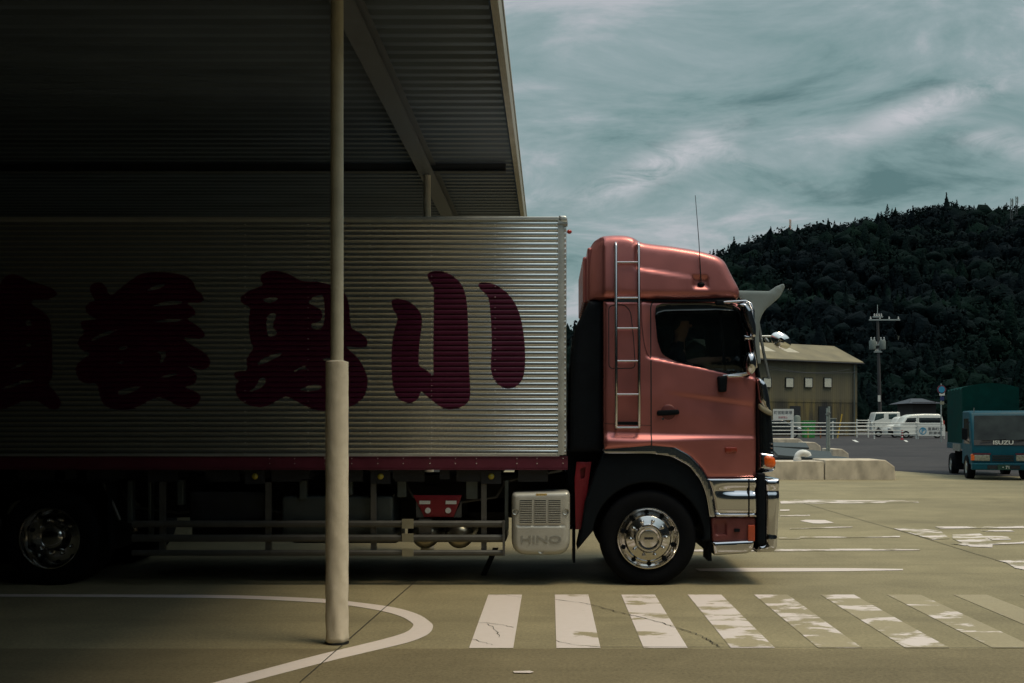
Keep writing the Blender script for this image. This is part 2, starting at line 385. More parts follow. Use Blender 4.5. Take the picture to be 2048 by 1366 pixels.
def shell(name, outline, y0, y1, m, parent=None, r=.04, grid=.05, holes=(), disp=None, smooth=42, farholes=False, rim=.03, rfun=None, rfar=None):
    """closed body: outline in XZ, near face at y0 rounded into the edge strip, far face at y1"""
    outl = dens(outline, grid); hs = [dens(h, grid) for h in holes]
    A = np.array(outl); xs = np.arange(A[:, 0].min(), A[:, 0].max(), grid); zs = np.arange(A[:, 1].min(), A[:, 1].max(), grid)
    g = np.array([(x, z) for x in xs for z in zs]) if len(xs) and len(zs) else np.zeros((0, 2))
    extra = []
    area = sum(outl[i-1][0]*outl[i][1]-outl[i][0]*outl[i-1][1] for i in range(len(outl)))
    sg = 1 if area > 0 else -1
    rings = (.06, .2, .42, .7, 1.0) if r > .015 else (.3, 1.0)
    for q in rings:
        for i in range(len(outl)):
            a, b = outl[i-1], outl[(i+1) % len(outl)]; dx, dz = b[0]-a[0], b[1]-a[1]; l = math.hypot(dx, dz) or 1
            extra.append((outl[i][0]-sg*dz/l*r*q, outl[i][1]+sg*dx/l*r*q, r*q))
    ex = np.array(extra); dd = pdist(ex[:, :2], outl); ins = pip(ex[:, :2], outl)
    ex = ex[(ins) & (dd > ex[:, 2]*.93)][:, :2]
    if len(g): g = g[pip(g, outl) & (pdist(g, outl) > r*1.25)]
    pts = np.vstack([ex, g]) if len(g) else ex
    for h in hs:
        pts = pts[~pip(pts, h)]; pts = pts[pdist(pts, h) > grid*.25]
    base = list(outl); edges = [(i, (i+1) % len(outl)) for i in range(len(outl))]
    for h in hs:
        o = len(base); base += h; edges += [(o+i, o+(i+1) % len(h)) for i in range(len(h))]
    allp = [Vector(p) for p in base]+[Vector(p) for p in pts]
    vo, eo, fo, ov, _, _ = delaunay_2d_cdt(allp, edges, [], 0, 1e-6)
    V = np.array([tuple(p) for p in vo]); F = [tuple(f) for f in fo]
    C = np.array([V[list(f)].mean(axis=0) for f in F]); keep = pip(C, outl)
    for h in hs: keep &= ~pip(C, h)
    F = [f for f, k in zip(F, keep) if k]
    D = pdist(V, outl)
    def prof(D_, rr):
        q = np.clip(1-D_/max(rr, 1e-6), 0, 1); return rr*(1-np.sqrt(np.maximum(0, 1-q*q)))
    off = prof(D, r)
    dy = np.array([disp(x, z) for x, z in V]) if disp else np.zeros(len(V))
    near = [(x, y0+o_+d_, z) for (x, z), o_, d_ in zip(V, off, dy)]
    off2 = prof(D, rfar if rfar is not None else r)
    far = [(x, y1-o_-d_, z) for (x, z), o_, d_ in zip(V, off2, dy)]
    mb = MB(); n = len(V)
    inv = {}
    for i, src in enumerate(ov):
        for s_ in src: inv[s_] = i
    fs = list(F)
    if farholes or not hs: fs += [tuple(i+n for i in f[::-1]) for f in F]
    else:
        # far face closed over the holes
        vo2 = [f for f, k in zip([tuple(f) for f in fo], pip(C, outl)) if k]
        fs += [tuple(i+n for i in f[::-1]) for f in vo2]
    for i in range(len(outl)):
        a, b = inv[i], inv[(i+1) % len(outl)]
        if a != b: fs.append((a, b, b+n, a+n))
    vs = near+far
    o = len(outl)
    for h in hs:
        for i in range(len(h)):
            a, b = inv[o+i], inv[o+(i+1) % len(h)]
            if a == b: continue
            k = len(vs); vs += [(vs[a][0], vs[a][1]+rim, vs[a][2]), (vs[b][0], vs[b][1]+rim, vs[b][2])]; fs.append((a, b, k+1, k))
        o += len(h)
    mb.add(vs, fs)
    return mb.build(name, m, parent, smooth=smooth)
def ribbon(name, pts, w, yf, m, parent=None, closed=False, thick=.002):
    """thin strip that follows a surface y=yf(x,z)"""
    pts = dens(pts, .03, closed); n = len(pts); mb = MB(); vs = []; fs = []
    for i, p in enumerate(pts):
        a = pts[i-1] if (i or closed) else pts[0]; b = pts[(i+1) % n] if (i < n-1 or closed) else pts[-1]
        dx, dz = b[0]-a[0], b[1]-a[1]; l = math.hypot(dx, dz) or 1; nx, nz = -dz/l*w/2, dx/l*w/2
        for sgn in (1, -1):
            x, z = p[0]+nx*sgn, p[1]+nz*sgn; vs.append((x, yf(x, z)-thick, z)); vs.append((x, yf(x, z)+.01, z))
    for i in range(n if closed else n-1):
        j = (i+1) % n; a = i*4; b = j*4
        fs += [(a, b, b+2, a+2), (a, a+1, b+1, b), (a+2, b+2, b+3, a+3)]
    return mb.add(vs, fs).build(name, m, parent)
def text(name, body, x, y, z, size, m, parent=None, sx=1.0, extrude=.002, align='CENTER', rz=0.0, bold=0.0):
    c = bpy.data.curves.new(name+'_curve', 'FONT'); c.body = body; c.size = size; c.extrude = extrude; c.align_x = align; c.align_y = 'CENTER'; c.offset = bold
    t = bpy.data.objects.new('tmp', c); COL.objects.link(t); dg = bpy.context.evaluated_depsgraph_get(); dg.update()
    me = bpy.data.meshes.new_from_object(t.evaluated_get(dg)); bpy.data.objects.remove(t); bpy.data.curves.remove(c)
    me.name = name; me.materials.clear(); me.materials.append(m)
    me.transform(Matrix.Translation((x, y, z)) @ Matrix.Rotation(rz, 4, 'Z') @ Matrix.Rotation(R(90), 4, 'X') @ Matrix.Diagonal((sx, 1, 1, 1)))
    o = bpy.data.objects.new(name, me); COL.objects.link(o)
    if parent is not None:
        o.parent = parent
        if not is_local(parent): o.location = -wloc(parent)
    return o
def copy_tree(o, parent=None):
    c = o.copy(); COL.objects.link(c)
    if parent is not None: c.parent = parent
    for ch in list(o.children): copy_tree(ch, c)
    return c
def sstep(a, b, x):
    t = min(max((x-a)/(b-a), 0), 1); return t*t*(3-2*t)

# ================================================================== SETTING
def sheet(name, poly, zoff, m, kinks=(32, 70)):
    ys = [p[1] for p in poly]; xs = [p[0] for p in poly]
    V = [Vector(p) for p in poly]; Ed = [(i, (i+1) % len(poly)) for i in range(len(poly))]
    for k in kinks:
        if min(ys) < k < max(ys):
            o = len(V); V += [Vector((min(xs)-1, k)), Vector((max(xs)+1, k))]; Ed.append((o, o+1))
    vo, eo, fo, *_ = delaunay_2d_cdt(V, Ed, [], 0, 1e-7)
    A = np.array([tuple(p) for p in vo]); keep = pip(np.array([A[list(f)].mean(axis=0) for f in fo]), poly)
    mb = MB(); mb.add([(x, y, gz(y)+zoff) for x, y in A], [tuple(f) for f, k in zip(fo, keep) if k])
    me = mb.build(name, m)
    for p in me.data.polygons:
        if p.normal.z < 0: me.data.flip_normals(); break
    return me
g0 = struct(sheet('ground', [(-900, -300), (900, -300), (900, 1500), (-900, 1500)], 0, M['concrete_ground']))
struct(sheet('asphalt_road', [(11.4, 36.9), (12.5, 34.6), (14.4, 33.75), (150, 33.6), (150, 150), (-120, 150), (-120, 36.9)], .004, M['asphalt']))
# painted markings
for k in range(13):
    x0 = -.583+.629*k
    o = struct(sheet('crosswalk_stripe', [(x0, 7.925), (x0+.318, 7.925), (x0+.318, 10.42), (x0, 10.42)], .004, M['zebra']))
outer = [(-200, 1188), (0, 1189), (300, 1190), (480, 1191.5), (640, 1198), (720, 1206), (790, 1216), (835, 1229), (858, 1243), (866, 1254), (855, 1270), (815, 1286), (740, 1304), (640, 1328), (480, 1370), (380, 1396), (250, 1430)]
inner = [(-200, 1193), (0, 1194), (300, 1195.5), (480, 1198), (640, 1206), (700, 1212), (760, 1222), (800, 1233), (822, 1245), (826, 1253), (812, 1265), (775, 1277), (715, 1292), (620, 1315), (440, 1363), (330, 1390), (200, 1420)]
def catmull(p, k=5):
    q = []
    for i in range(len(p)-1):
        a, b, c, d = [Vector(p[min(max(j, 0), len(p)-1)]) for j in (i-1, i, i+1, i+2)]
        for s_ in range(k):
            t = s_/k; q.append(tuple(.5*((2*b)+(c-a)*t+(2*a-5*b+4*c-d)*t*t+(3*b-a-3*c+d)*t**3)))
    return q+[p[-1]]
oo = [G(*p) for p in catmull(outer)]; ii = [G(*p) for p in catmull(inner)]
mb = MB(); n = len(oo); mb.add([(x, y, .004) for x, y in oo]+[(x, y, .004) for x, y in ii], [(i, i+1, n+i+1, n+i) for i in range(n-1)])
struct(mb.build('curved_line', M['line']))
LZ = [.0042]
def linepx(name, pts, m):
    LZ[0] += .0003
    return struct(sheet(name, [G(*p) for p in pts], LZ[0], m))
linepx('bay_line', [(1390, 1138), (1480, 1136.5), (1700, 1137), (1806, 1138.5), (1806, 1141), (1690, 1143), (1480, 1144), (1400, 1143)], M['line'])
linepx('bay_line', [(1600, 1042), (1612, 1040), (1650, 1040.5), (1668, 1046), (1640, 1047.5), (1626, 1047)], M['line'])
for a in ([(1560, 1003), (1590, 1000), (1835, 1001.5), (1838, 1005.5), (1562, 1008)], [(1560, 1019.5), (1579, 1019.5), (1579, 1023), (1560, 1023)],
          [(1560, 1031), (1620, 1030), (1620, 1032), (1560, 1033)], [(1340, 1100), (1640, 1098.5), (1840, 1098), (1840, 1101), (1640, 1102.5), (1340, 1104)],
          [(1558, 1076), (1600, 1075.5), (1600, 1079), (1558, 1079)], [(1600, 1074.5), (1800, 1072.5), (1800, 1075), (1600, 1077)], [(1580, 1057), (1705, 1053.5), (1705, 1055), (1580, 1059)],
          [(1785, 1057), (1810, 1055), (1880, 1062), (1900, 1078), (1865, 1080), (1830, 1070)], [(1905, 1070), (1960, 1068), (1985, 1083), (1985, 1096), (1940, 1094), (1905, 1078)],
          [(1965, 1072), (2015, 1073), (2022, 1080), (1985, 1081)], [(1870, 1054), (2048, 1053), (2048, 1057), (1880, 1058)], [(1990, 1121), (2060, 1121), (2060, 1143), (2030, 1137), (2012, 1126)],
          [(1960, 1062), (2020, 1061), (2030, 1064), (1975, 1064)], [(1900, 1088), (2048, 1084), (2048, 1088), (1930, 1092)]):
    linepx('worn_bay_line', a, M['worn'])
linepx('paint_fleck', [(1026, 1345), (1060, 1344), (1068, 1346.5), (1060, 1348.5), (1028, 1348)], M['line'])
def crackpx(name, pts, w, k=2, jit=.012):
    p = [G(*q) for q in catmull(pts, k)]; p = dens(p, .05, False) if jit else p; mb = MB(); vs = []; r_ = random.Random(len(pts)*7+int(w*1e4))
    for i, (x, y) in enumerate(p):
        a = p[max(i-1, 0)]; b = p[min(i+1, len(p)-1)]; dx, dy = b[0]-a[0], b[1]-a[1]; l = math.hypot(dx, dy) or 1
        ww = w*(1 if not jit else r_.uniform(.4, 1.2)); jx = r_.uniform(-jit, jit)
        nx, ny = -dy/l, dx/l
        vs += [(x+nx*(jx+ww/2), y+ny*(jx+ww/2), .007), (x+nx*(jx-ww/2), y+ny*(jx-ww/2), .007)]
    mb.add(vs, [(2*i, 2*i+1, 2*i+3, 2*i+2) for i in range(len(p)-1)])
    return struct(mb.build(name, M['crack']))
crackpx('crack', [(1110, 1200), (1150, 1205), (1190, 1212), (1250, 1229), (1300, 1240), (1345, 1254), (1390, 1268), (1415, 1280), (1437, 1295)], .010)
crackpx('crack', [(1415, 1280), (1430, 1287), (1448, 1288)], .009)
crackpx('crack', [(957, 1246), (990, 1249), (1028, 1256)], .007); crackpx('crack', [(975, 1249), (990, 1260), (998, 1276)], .006)
crackpx('crack', [(946, 1280), (965, 1286), (985, 1291)], .008); crackpx('crack', [(1112, 1282), (1135, 1289), (1180, 1294)], .006)
crackpx('crack', [(977, 1191), (1010, 1191), (1040, 1196)], .006)
crackpx('expansion_joint', [(1180, 1295.2), (1500, 1295.8), (2150, 1297)], .008, jit=0)
crackpx('expansion_joint', [(600, 1366), (700, 1278), (760, 1225), (835, 1160)], .008, jit=0)
crackpx('expansion_joint', [(1605, 1006), (1700, 1034), (1820, 1068), (1950, 1108), (2100, 1152)], .012, jit=0)
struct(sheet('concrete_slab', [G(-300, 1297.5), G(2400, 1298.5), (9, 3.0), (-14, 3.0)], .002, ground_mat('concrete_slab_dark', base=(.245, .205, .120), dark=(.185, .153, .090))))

# ---- hill
RD = 600.0
rp = [(-1500, 845), (-200, 842), (700, 800), (1000, 690), (1100, 695), (1150, 672), (1250, 600), (1350, 545), (1437, 526), (1504, 494), (1600, 470), (1680, 462), (1735, 450), (1767, 442), (1837, 432), (1922, 434), (2001, 442), (2045, 448), (2300, 500), (2800, 520), (4200, 700)]
rx = np.array([(p[0]-1100)/2200*RD for p in rp]); rzv = np.array([CAMZ+(850-p[1]-20)/2200*RD for p in rp])
def hillz(X, Y):
    X = np.asarray(X, float); Y = np.asarray(Y, float)
    H = np.interp(X, rx, rzv)
    t = np.clip((Y-150)/(RD-150), 0, 1.0); s = np.where(Y <= RD, .62*t+.38*t*t*(3-2*t), 1-np.clip((Y-RD)/700, 0, 1)**1.3)
    bumps = 5.5*np.sin(X*.031+Y*.011)*np.sin(Y*.019-X*.012)+3.5*np.sin(X*.07+1.3)*np.sin(Y*.05)
    return .65+H*s+bumps*np.clip(t*4, 0, 1)*np.clip((RD-Y)/120, 0, 1)
xs = np.linspace(-600, 1100, 120); ys = np.linspace(148, 1300, 90)
XX, YY = np.meshgrid(xs, ys); ZZ = hillz(XX, YY); ZZ[0] -= 3
mb = MB(); nx = len(xs)
mb.add(list(zip(XX.ravel(), YY.ravel(), ZZ.ravel())), [(j*nx+i, j*nx+i+1, (j+1)*nx+i+1, (j+1)*nx+i) for j in range(len(ys)-1) for i in range(nx-1)])
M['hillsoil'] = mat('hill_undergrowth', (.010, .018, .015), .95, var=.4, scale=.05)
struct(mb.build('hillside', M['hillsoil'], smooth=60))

def leaf_mat(name, c1, c2, scale):
    m = bpy.data.materials.new(name); m.use_nodes = True; n = m.node_tree.nodes; l = m.node_tree.links; b = n['Principled BSDF']
    g = n.new('ShaderNodeNewGeometry'); t = n.new('ShaderNodeTexNoise'); t.inputs['Scale'].default_value = scale; t.inputs['Detail'].default_value = 3
    l.new(g.outputs['Position'], t.inputs['Vector'])
    r = n.new('ShaderNodeValToRGB'); r.color_ramp.elements[0].position = .42; r.color_ramp.elements[1].position = .68
    r.color_ramp.elements[0].color = (*c1, 1); r.color_ramp.elements[1].color = (*c2, 1); l.new(t.outputs['Fac'], r.inputs[0])
    l.new(r.outputs[0], b.inputs['Base Color']); b.inputs['Roughness'].default_value = .9; b.inputs['Specular IOR Level'].default_value = .05
    t2 = n.new('ShaderNodeTexNoise'); t2.inputs['Scale'].default_value = 1.1; t2.inputs['Detail'].default_value = 4; l.new(g.outputs['Position'], t2.inputs['Vector'])
    bp = n.new('ShaderNodeBump'); bp.inputs['Strength'].default_value = .9; bp.inputs['Distance'].default_value = 1.0; l.new(t2.outputs['Fac'], bp.inputs['Height']); l.new(bp.outputs[0], b.inputs['Normal'])
    return m
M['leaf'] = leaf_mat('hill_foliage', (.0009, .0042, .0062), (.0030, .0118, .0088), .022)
M['trunk'] = mat('bark', (.03, .024, .018), .9)
# crown prototypes: leaf-clump quads through the crown's volume
def crown(seed, kind, nf):
    r_ = np.random.RandomState(seed); vs = []; fs = []
    lob = r_.normal(0, .33, (7, 3)); lob[:, 2] = r_.uniform(-.35, .45, 7)
    for i in range(nf):
        if kind == 'cone':
            h = r_.uniform(0, 1)**1.25; a = r_.uniform(0, 6.283); rr = (1-h)*.52*(.55+.5*r_.rand())*(1+.25*math.sin(h*38))
            c = np.array([rr*math.cos(a), rr*math.sin(a), -.75+h*1.9]); s_ = .12*(1-.55*h)
        else:
            q = lob[i % 7]; d = r_.normal(0, 1, 3); d /= np.linalg.norm(d); c = q+d*np.array([.52, .52, .42])*(.75+.3*r_.rand()); s_ = .105
        a = r_.normal(0, 1, 3); a /= np.linalg.norm(a); b = np.cross(a, r_.normal(0, 1, 3)); b /= np.linalg.norm(b)
        s1, s2 = s_*r_.uniform(.6, 1.3), s_*r_.uniform(.5, 1.1)
        k = len(vs); vs += [c+a*s1, c+b*s2, c-a*s1*.9, c-b*s2*1.1]; fs.append((k, k+1, k+2, k+3))
    return np.array(vs), np.array(fs)
def blob(seed, kind):
    r_ = np.random.RandomState(seed+90); bm = bmesh.new(); bmesh.ops.create_icosphere(bm, subdivisions=2, radius=1.0)
    co = np.array([v_.co[:] for v_ in bm.verts]); fc_ = np.array([[v_.index for v_ in f.verts] for f in bm.faces]); bm.free()
    k = r_.normal(0, 1, (14, 3)); ph = r_.uniform(0, 6.28, 14); k *= np.linspace(2.2, 8.5, 14)[:, None]/np.linalg.norm(k, axis=1)[:, None]
    d = sum(np.sin(co@k[i]+ph[i])*(.15/(1+.20*i)) for i in range(14))
    co = co*(0.66+d)[:, None]
    if kind == 'cone':
        h = (co[:, 2]+.9)/1.8; co[:, :2] *= np.clip(1.05-h, .05, 1)[:, None]*.95; co[:, 2] *= 1.35
    else: co[:, 2] *= .85
    lv, lf = crown(seed, kind, 150)
    f4 = np.concatenate([fc_, fc_[:, :1]*0-1], 1)
    return co, fc_, lv, lf
protos = [blob(i, 'cone' if i in (0, 1) else 'round') for i in range(6)]
rs = np.random.RandomState(3)
VV = []; F3 = []; F4 = []; off = 0; cnt = 0
Y = 156.0
while Y < 640:
    sp = 2.7+Y*.0082
    x0 = (1105-1100)/2200*Y-8; x1 = (2120-1100)/2200*Y+6
    X = x0
    while X < x1:
        x = X+rs.uniform(-.5, .5)*sp; y = Y+rs.uniform(-.5, .5)*sp
        z = float(hillz(x, y)); k = rs.choice(6, p=(.15, .15, .175, .175, .175, .175)); sc = sp*rs.uniform(.5, 1.05)
        if y > 560: sc *= .75
        bv, bf, lv, lf = protos[k]; an = rs.uniform(0, 6.28); ca, sa = math.cos(an), math.sin(an)
        q = np.vstack([bv, lv])*np.array([sc, sc, sc*rs.uniform(.9, 1.3)]); q = np.stack([q[:, 0]*ca-q[:, 1]*sa+x, q[:, 0]*sa+q[:, 1]*ca+y, q[:, 2]+z+sc*.7], 1)
        VV.append(q); F3.append(bf+off); F4.append(lf+off+len(bv)); off += len(q); cnt += 1
        X += sp
    Y += sp*1.05
print('forest crowns', cnt)
VV = np.vstack(VV).astype(np.float32); F3 = np.vstack(F3).astype(np.int32); F4 = np.vstack(F4).astype(np.int32)
me = bpy.data.meshes.new('forest'); me.vertices.add(len(VV)); me.vertices.foreach_set('co', VV.ravel()); nl = F3.size+F4.size; me.loops.add(nl); me.loops.foreach_set('vertex_index', np.concatenate([F3.ravel(), F4.ravel()]))
me.polygons.add(len(F3)+len(F4)); st_l = np.concatenate([np.arange(0, F3.size, 3), F3.size+np.arange(0, F4.size, 4)]).astype(np.int32)
me.polygons.foreach_set('loop_start', st_l); me.polygons.foreach_set('loop_total', np.concatenate([np.full(len(F3), 3), np.full(len(F4), 4)]).astype(np.int32))
me.polygons.foreach_set('use_smooth', np.concatenate([np.ones(len(F3), bool), np.zeros(len(F4), bool)])); me.update(calc_edges=True)
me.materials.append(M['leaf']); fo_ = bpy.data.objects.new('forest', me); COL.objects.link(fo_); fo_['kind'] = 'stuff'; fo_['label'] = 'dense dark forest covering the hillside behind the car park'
# crest trees, each one a thing of its own
def make_tree(kind, seed):
    pv, pf = crown(seed+40, kind, 260)
    mb = MB(); mb.add(pv*np.array([1, 1, 1.15])+np.array([0, 0, 1.35]), [tuple(int(i) for i in f) for f in pf])
    t = thing('pine_tree' if kind == 'cone' else 'broadleaf_tree', 'x', 'tree', local=True)
    me_ = bpy.data.meshes.new('crown'); me_.from_pydata(mb.v, [], mb.f); me_.materials.append(M['leaf']); c = bpy.data.objects.new('crown', me_); COL.objects.link(c); c.parent = t
    MB().tube([(0, 0, -.6), (.02, 0, .7), (0, .02, 1.9 if kind == 'cone' else 1.2)], [.09, .06, .02], 6).build('trunk', M['trunk'], t)
    return t
tp = [make_tree('cone', 1), make_tree('round', 2), make_tree('cone', 3), make_tree('round', 5)]; used = set()
crest = [(1441, 1, 30), (1449, 0, 26)]
x = 1462
while x < 2046:
    crest.append((x+rs.uniform(-3, 3), rs.choice([0, 1, 2, 3], p=(.15, .35, .12, .38)), rs.uniform(14, 26))); x += rs.uniform(9, 17)
crest += [(1767, 2, 30), (1837, 1, 26), (1868, 0, 24), (1922, 1, 30), (1951, 2, 24), (2001, 1, 22)]
for (px, k, hp) in crest:
    o = tp[k] if k not in used else copy_tree(tp[k]); used.add(k)
    X = (px-1100)/2200*RD; Z = float(np.interp(X, rx, rzv)); s = hp/2200*RD/2.3
    o.location = (X, RD-10+rs.uniform(-6, 6), Z+2.4); o.scale = (s*1.45, s*1.45, s*1.15); o.rotation_euler = (0, 0, rs.uniform(0, 6))
    big = hp > 25
    o['label'] = ('dark pointed conifer standing on the crest of the hill' if k in (0, 2) else 'dark rounded broadleaf tree standing on the crest of the hill')
    o['group'] = 'conifers along the hill crest' if k in (0, 2) else 'broadleaf trees along the hill crest'
# masts on the hill
def mast(px, ytop, ybot, D, label, m, kind):
    x, z0 = P(px, ybot, D); _, z1 = P(px, ytop, D); z0 = max(z0, float(hillz(x, D))+8)
    t = thing('radio_mast', label, 'mast', (x, D, z0-8)); w = 1.0
    b = MB()
    for dx, dy in ((-w/2, 0), (w/2, 0), (0, .8)): b.tube([(x+dx, D+dy, z0-8), (x+dx*.7, D+dy, z1)], .16, 6)
    nseg = 10
    for i in range(nseg):
        za = z0-8+(z1-z0+8)*i/nseg; zb = z0-8+(z1-z0+8)*(i+1)/nseg
        b.tube([(x-w/2, D, za), (x+w/2, D, zb)], .08, 4); b.tube([(x+w/2, D, za), (x-w/2, D, zb)], .08, 4)
    b.build('lattice_tower', m, t)
    a = MB()
    for i in range(3): a.box(x-.6+i*.5, x-.35+i*.5, D-.5, D-.3, z1-3.2, z1-.4)
    a.build('antenna_panel', M['white'] if kind else M['steel'], t)
    return t
M['maststeel'] = mat('mast_steel', (.06, .07, .075), .6, .3); M['mastorange'] = mat('mast_orange', (.55, .18, .06), .7)
mast(2023, 397, 470, 470, 'grey lattice radio mast on the hill crest, the left of the pair', M['maststeel'], 0)
mast(2033, 393, 440, 500, 'grey lattice radio mast on the hill crest, the right and taller of the pair', M['maststeel'], 0)
mast(1580, 439, 466, 570, 'small orange and white radio mast on the hill crest', M['mastorange'], 1)

# ---- far building and car park -------------------------------------------------
def stain_mat():
    m = bpy.data.materials.new('weathered_corrugated_wall'); m.use_nodes = True; n = m.node_tree.nodes; l = m.node_tree.links; b = n['Principled BSDF']
    g = n.new('ShaderNodeNewGeometry')
    def nz(st, sc, det=5):
        mm = n.new('ShaderNodeMapping'); mm.inputs['Scale'].default_value = st; l.new(g.outputs['Position'], mm.inputs[0]); q = n.new('ShaderNodeTexNoise'); q.inputs['Scale'].default_value = sc; q.inputs['Detail'].default_value = det; l.new(mm.outputs[0], q.inputs['Vector']); return q.outputs['Fac']
    sx = n.new('ShaderNodeSeparateXYZ'); l.new(g.outputs['Position'], sx.inputs[0])
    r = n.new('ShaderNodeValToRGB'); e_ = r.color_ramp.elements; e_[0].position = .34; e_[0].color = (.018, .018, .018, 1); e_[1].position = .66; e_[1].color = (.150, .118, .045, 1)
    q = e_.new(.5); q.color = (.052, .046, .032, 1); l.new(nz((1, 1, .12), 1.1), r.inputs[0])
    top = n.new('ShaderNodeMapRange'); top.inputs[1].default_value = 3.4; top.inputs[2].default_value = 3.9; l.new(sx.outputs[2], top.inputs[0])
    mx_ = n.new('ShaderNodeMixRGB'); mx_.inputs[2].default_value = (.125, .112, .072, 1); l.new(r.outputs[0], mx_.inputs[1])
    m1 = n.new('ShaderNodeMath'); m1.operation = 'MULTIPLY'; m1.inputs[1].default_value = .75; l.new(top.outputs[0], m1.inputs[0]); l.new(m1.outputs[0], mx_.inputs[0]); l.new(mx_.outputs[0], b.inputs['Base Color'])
    b.inputs['Roughness'].default_value = .85; return m
M['oldwall'] = stain_mat(); M['oldroof'] = mat('old_sheet_roof', (.20, .172, .108), .85, var=.25, scale=.6)
M['skylight'] = mat('fibre_roof_sheet', (.42, .38, .29), .6); M['winwhite'] = mat('painted_shutter', (.46, .46, .40), .7)
def warehouse():
    A = Vector((P(1440, 850, 88)[0], 88)); B = Vector((P(1714, 850, 96)[0], 96)); d = (B-A).normalized(); nrm = Vector((-d.y, d.x)); Lw = (B-A).length; dep = 6.0
    t = thing('warehouse', 'old two storey warehouse with stained corrugated walls and a pale sheet roof', 'warehouse', (A.x, A.y, .6))
    eave = P(0, 725, 96)[1]; ridge = P(0, 690.5, 96)[1]
    def pt(s, n_, z): return (A.x+d.x*s+nrm.x*n_, A.y+d.y*s+nrm.y*n_, z)
    mb = MB(); k = int(Lw/.12); vs = []                                    # front wall, corrugated
    for i in range(k+1):
        o_ = .02 if i % 2 else -.02; vs += [pt(Lw*i/k, o_, .5), pt(Lw*i/k, o_, eave)]
    mb.add(vs, [(2*i, 2*i+2, 2*i+3, 2*i+1) for i in range(k)])
    mb.add([pt(Lw, 0, .5), pt(Lw, dep, .5), pt(Lw, dep, eave), pt(Lw, dep/2, ridge), pt(Lw, 0, eave)], [(0, 1, 2, 3, 4)])
    mb.add([pt(0, 0, .5), pt(0, dep, .5), pt(0, dep, eave), pt(0, dep/2, ridge), pt(0, 0, eave)], [(0, 1, 2, 3, 4)])
    mb.add([pt(0, dep, .5), pt(Lw, dep, .5), pt(Lw, dep, eave), pt(0, dep, eave)], [(0, 1, 2, 3)])
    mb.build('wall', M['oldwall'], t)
    rf = MB()
    def slab(n0, z0, n1, z1, th=.12):
        q = [pt(-.3, n0, z0), pt(Lw+.3, n0, z0), pt(Lw+.3, n1, z1), pt(-.3, n1, z1)]; q += [(a, b, c+th) for a, b, c in q]
        rf.add(q, [(0, 1, 2, 3), (4, 5, 6, 7), (0, 1, 5, 4), (1, 2, 6, 5), (2, 3, 7, 6), (3, 0, 4, 7)])
    slab(-.45, eave-.1, dep/2, ridge); slab(dep+.45, eave-.1, dep/2, ridge)
    rfo = rf.build('roof', M['oldroof'], t)
    for s0 in (5.6, 8.3, 2.6):
        q = []
        for s_, f in ((s0, .35), (s0+1.4, .35), (s0+1.0, .72), (s0-.4, .72)):
            q.append(pt(s_, dep/2*f, eave+(ridge-eave)*f+.06+.1))
        q += [(a, b, c+.03) for a, b, c in q]
        MB().add(q, [(0, 1, 2, 3), (4, 5, 6, 7), (0, 1, 5, 4), (1, 2, 6, 5), (2, 3, 7, 6), (3, 0, 4, 7)]).build('roof_light', M['skylight'], rfo)
    for px in (1533, 1578, 1616, 1654):
        s = None
        for q in np.linspace(0, Lw, 400):
            a = pt(q, 0, 0)
            if abs(1100+a[0]/a[1]*2200-px) < .4: s = q
        if s is None: continue
        Yd = pt(s, 0, 0)[1]; z0 = P(0, 774, Yd)[1]; z1 = P(0, 756, Yd)[1]; w = 9.8/2200*Yd
        def qbox(sa, sb, na, nb, za, zb): 
            v_ = [pt(a, b, c) for a in (sa, sb) for b in (na, nb) for c in (za, zb)]; return v_, [(0, 1, 3, 2), (4, 6, 7, 5), (0, 4, 5, 1), (2, 3, 7, 6), (0, 2, 6, 4), (1, 5, 7, 3)]
        wn_ = MB().add(*qbox(s-w, s+w, -.10, -.03, z0, z1)).build('window', M['winwhite'], t)
        fr = MB()
        for a, b, c, e_ in ((s-w-.04, s-w, z0-.04, z1+.04), (s+w, s+w+.04, z0-.04, z1+.04), (s-w, s+w, z0-.04, z0), (s-w, s+w, z1, z1+.04)):
            fr.add(*qbox(a, b, -.13, -.02, c, e_))
        fr.build('window_frame', M['chassis'], wn_)
    for a, b, h in ((7.5, 8.7, 2.6), (10.8, 12.3, 2.6), (3.5, 5, 2.5)):
        MB().add(*[q for q in [[pt(s_, n_, z_) for s_ in (a, b) for n_ in (-.06, .01) for z_ in (.6, .6+h)], [(0, 1, 3, 2), (4, 6, 7, 5), (0, 4, 5, 1), (2, 3, 7, 6), (0, 2, 6, 4), (1, 5, 7, 3)]]]).build('door', M['chassis'], t)
    g_ = MB(); g_.tube([pt(-.3, -.52, eave-.12), pt(Lw+.3, -.52, eave-.12)], .07, 6); g_.build('gutter', M['chassis'], t)
    g_ = MB(); g_.add([pt(0, -.035, 3.55), pt(Lw, -.035, 3.55), pt(Lw, -.035, 3.66), pt(0, -.035, 3.66)], [(0, 1, 2, 3)]); g_.build('lap_joint', M['oldwall'], t)
    a = pt(Lw-.5, -.15, .6); MB().tube([a, (a[0], a[1], eave)], .06, 6).build('downpipe', M['tank'], t)
warehouse()
